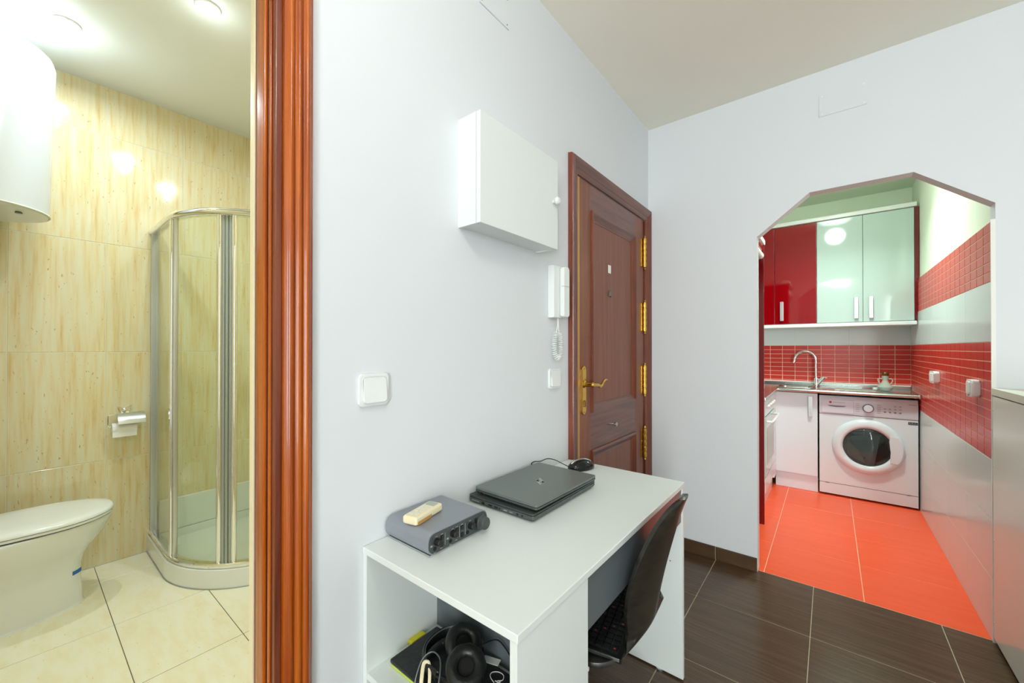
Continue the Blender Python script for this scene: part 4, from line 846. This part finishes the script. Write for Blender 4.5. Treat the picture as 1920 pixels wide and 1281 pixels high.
tp = thing('toilet_paper_holder', 'chrome toilet paper holder on the travertine wall beside the shower', 'paper holder', (XBW, 0.385, 0.76))
obj('bracket', pr([(0.355, 0.872), (0.372, 0.858), (0.392, 0.858), (0.412, 0.876), (0.407, 0.846), (0.402, 0.832), (0.385, 0.818), (0.368, 0.830), (0.362, 0.846)], 'yz', XBW, XBW + 0.012, bev=0.003), 'chrome', tp)
obj('hook', tb(smooth_path([(XBW + 0.01, 0.385, 0.848), (XBW + 0.04, 0.385, 0.852), (XBW + 0.075, 0.385, 0.842)], 4), 0.006, 8), 'chrome', tp)
cv = NB(); P_ = []
for k in range(9):
    a = math.radians(118 - 112 * k / 8); P_.append((XBW + 0.05 + 0.062 * math.cos(a), 0.775 + 0.062 * math.sin(a) + (0.0)))
for k in range(9):
    a = math.radians(6 + 112 * k / 8); P_.append((XBW + 0.05 + 0.060 * math.cos(a), 0.775 + 0.060 * math.sin(a)))
obj('cover', pr(P_, 'xz', 0.345, 0.458), 'silver', tp)
obj('wire_arm', tb(smooth_path([(XBW + 0.07, 0.36, 0.835), (XBW + 0.07, 0.318, 0.832), (XBW + 0.07, 0.31, 0.825), (XBW + 0.066, 0.311, 0.77), (XBW + 0.06, 0.316, 0.765), (XBW + 0.055, 0.45, 0.765)], 4), 0.003, 8), 'chrome', tp)
rl = thing('toilet_roll', 'nearly used white toilet roll in the chrome holder', 'toilet paper', (XBW + 0.055, 0.38, 0.72))
obj('roll', lt([(0.008, -0.05), (0.032, -0.05), (0.032, 0.05), (0.008, 0.05)], (XBW + 0.055, 0.375, 0.752), 28, 'y'), 'paper', rl)
obj('loose_sheet', bx(XBW + 0.082, XBW + 0.0845, 0.326, 0.424, 0.708, 0.752), 'paper', rl, smooth=0)

# --- quadrant shower
sw = thing('shower_enclosure', 'quadrant shower with chrome frame and curved glass doors', 'shower', (-2.7, 0.95, 0))
SC0, SR = (-2.74, 1.0), 0.52
def outline(d, n=24):
    """tray outline inset by d, from the far wall round the curve to the right wall"""
    r = SR - d; out = [(XBW, SC0[1] - r)]
    for k in range(n + 1):
        a = math.radians(-90 + 90 * k / n); out.append((SC0[0] + r * math.cos(a), SC0[1] + r * math.sin(a)))
    return out + [(SC0[0] + r, 1.408)]
tray = NB()
o0, o1, i1, i2 = outline(0.0), outline(0.004), outline(0.06), outline(0.09)
corner = [(XBW, 1.408)]
def inner(o_): return [(max(x, XBW + 0.03), min(y, 1.378)) for x, y in o_] + [(XBW + 0.03, 1.378)]
loft(tray, [[(x, y, 0) for x, y in o0 + corner], [(x, y, 0.088) for x, y in o0 + corner], [(x, y, 0.094) for x, y in o1 + corner], [(x, y, 0.094) for x, y in inner(i1)], [(x, y, 0.045) for x, y in inner(i2)]])
obj('tray', tray, 'ceramic', sw, smooth=40)
obj('tray_upstand', bx(XBW, XBW + 0.028, SC0[1] - SR + 0.05, 1.406, 0.0945, 0.285, bev=0.006), 'ceramic', sw)
obj('floor_seal', tb([(x, y, 0.002) for x, y in outline(-0.001)], 0.003, 6), 'logo_grey', sw)
def strip(d0, d1, z0, z1, bev=0.0, a=None):
    p, q = outline(d0), outline(d1)
    if a: p, q = p[a[0]:a[1]], q[a[0]:a[1]]
    bm_ = NB(); n_ = len(p)
    loft(bm_, [[(p[k][0], p[k][1], z0), (p[k][0], p[k][1], z1), (q[k][0], q[k][1], z1), (q[k][0], q[k][1], z0)] for k in range(n_)])
    return bm_
br_ = obj('bottom_rail', strip(0.012, 0.045, 0.0945, 0.118), 'chrome', sw, smooth=40)
obj('bottom_bead', tb([(x, y, 0.113) for x, y in outline(0.014)], 0.009, 10), 'chrome', br_)
tr_ = obj('top_rail', strip(0.016, 0.046, 1.872, 1.908), 'chrome', sw, smooth=40)
obj('top_bead', tb([(x, y, 1.89) for x, y in outline(0.018)], 0.017, 12), 'chrome', tr_)
def arc(a, r): return (SC0[0] + r * math.cos(math.radians(a)), SC0[1] + r * math.sin(math.radians(a)))
def post(x, y, r, name='post', m='chrome'): return obj(name, tb([(x, y, 0.118), (x, y, 1.874)], r, 14), m, sw)
obj('wall_profile', bx(XBW, XBW + 0.022, SC0[1] - SR + 0.012, SC0[1] - SR + 0.042, 0.094, 1.90, bev=0.003), 'silver', sw)
YS0 = SC0[1] - SR + 0.03
obj('wall_profile', bx(SC0[0] + SR - 0.045, SC0[0] + SR - 0.012, 1.386, 1.408, 0.094, 1.90, bev=0.003), 'silver', sw)
obj('post', bx(-2.70, -2.665, YS0 - 0.016, YS0 + 0.014, 0.118, 1.874, bev=0.006), 'chrome', sw)
obj('post', bx(-2.655, -2.637, YS0 - 0.008, YS0 + 0.012, 0.118, 1.874, bev=0.004), 'silver', sw)
for a in (-47.3, -39.2):
    x, y = arc(a, SR - 0.026); post(x, y, 0.0125, 'door_stile')
for a in (-45.2, -43.3, -41.3):
    x, y = arc(a, SR - 0.028); post(x, y, 0.0085, 'door_seal', 'logo_grey')
def pane(d, a0, a1, name, n=10):
    P0 = [arc(a0 + (a1 - a0) * k / n, SR - d) for k in range(n + 1)]; P1 = [arc(a0 + (a1 - a0) * k / n, SR - d - 0.004) for k in range(n + 1)]
    bm_ = NB(); loft(bm_, [[(p[0], p[1], 0.118), (p[0], p[1], 1.874), (q[0], q[1], 1.874), (q[0], q[1], 0.118)] for p, q in zip(P0, P1)])
    return obj(name, bm_, 'shower_glass', sw, smooth=40)
obj('fixed_pane', bx(XBW + 0.02, -2.70, YS0 - 0.002, YS0 + 0.002, 0.118, 1.874), 'shower_glass', sw, smooth=0)
pane(0.028, -79, -47, 'door_pane'); pane(0.028, -39, -4, 'door_pane')
obj('fixed_pane', bx(SC0[0] + SR - 0.032, SC0[0] + SR - 0.028, 0.99, 1.388, 0.118, 1.874), 'shower_glass', sw, smooth=0)

# --- recessed downlights
for x, y, lab in ((-2.668, 0.132, 'recessed ceiling downlight nearest the water heater'), (-2.071, 0.504, 'recessed ceiling downlight in the middle of the bathroom'), (-1.60, 0.843, 'recessed ceiling downlight beside the bathroom door wall')):
    t = thing('downlight', lab, 'downlight', (x, y, ZBATH), 'bathroom downlights')
    obj('trim_ring', tb([(x + 0.04 * math.cos(a), y + 0.04 * math.sin(a), ZBATH - 0.003) for a in [2 * PI * k / 28 for k in range(28)]], 0.006, 8, closed=True), 'white_plastic', t)
    obj('lens', lt([(0.036, 0.0), (0.034, -0.004), (0.01, -0.006)], (x, y, ZBATH), 24), 'bulb', t)
    ld = bpy.data.lights.new('downlight_light', 'AREA'); ld.shape = 'DISK'; ld.size = 0.07; ld.energy = BATH_W; ld.spread = math.radians(170); ld.color = (0.83, 0.95, 1.0)
    o = bpy.data.objects.new('downlight_light', ld); COL.objects.link(o); o.parent = t; o.location = (0, 0, -0.012)
    ld = bpy.data.lights.new('downlight_glow', 'POINT'); ld.energy = BATH_W * 0.07; ld.shadow_soft_size = 0.03; ld.color = (0.83, 0.95, 1.0)
    o = bpy.data.objects.new('downlight_glow', ld); COL.objects.link(o); o.parent = t; o.location = (0, 0, -0.09)
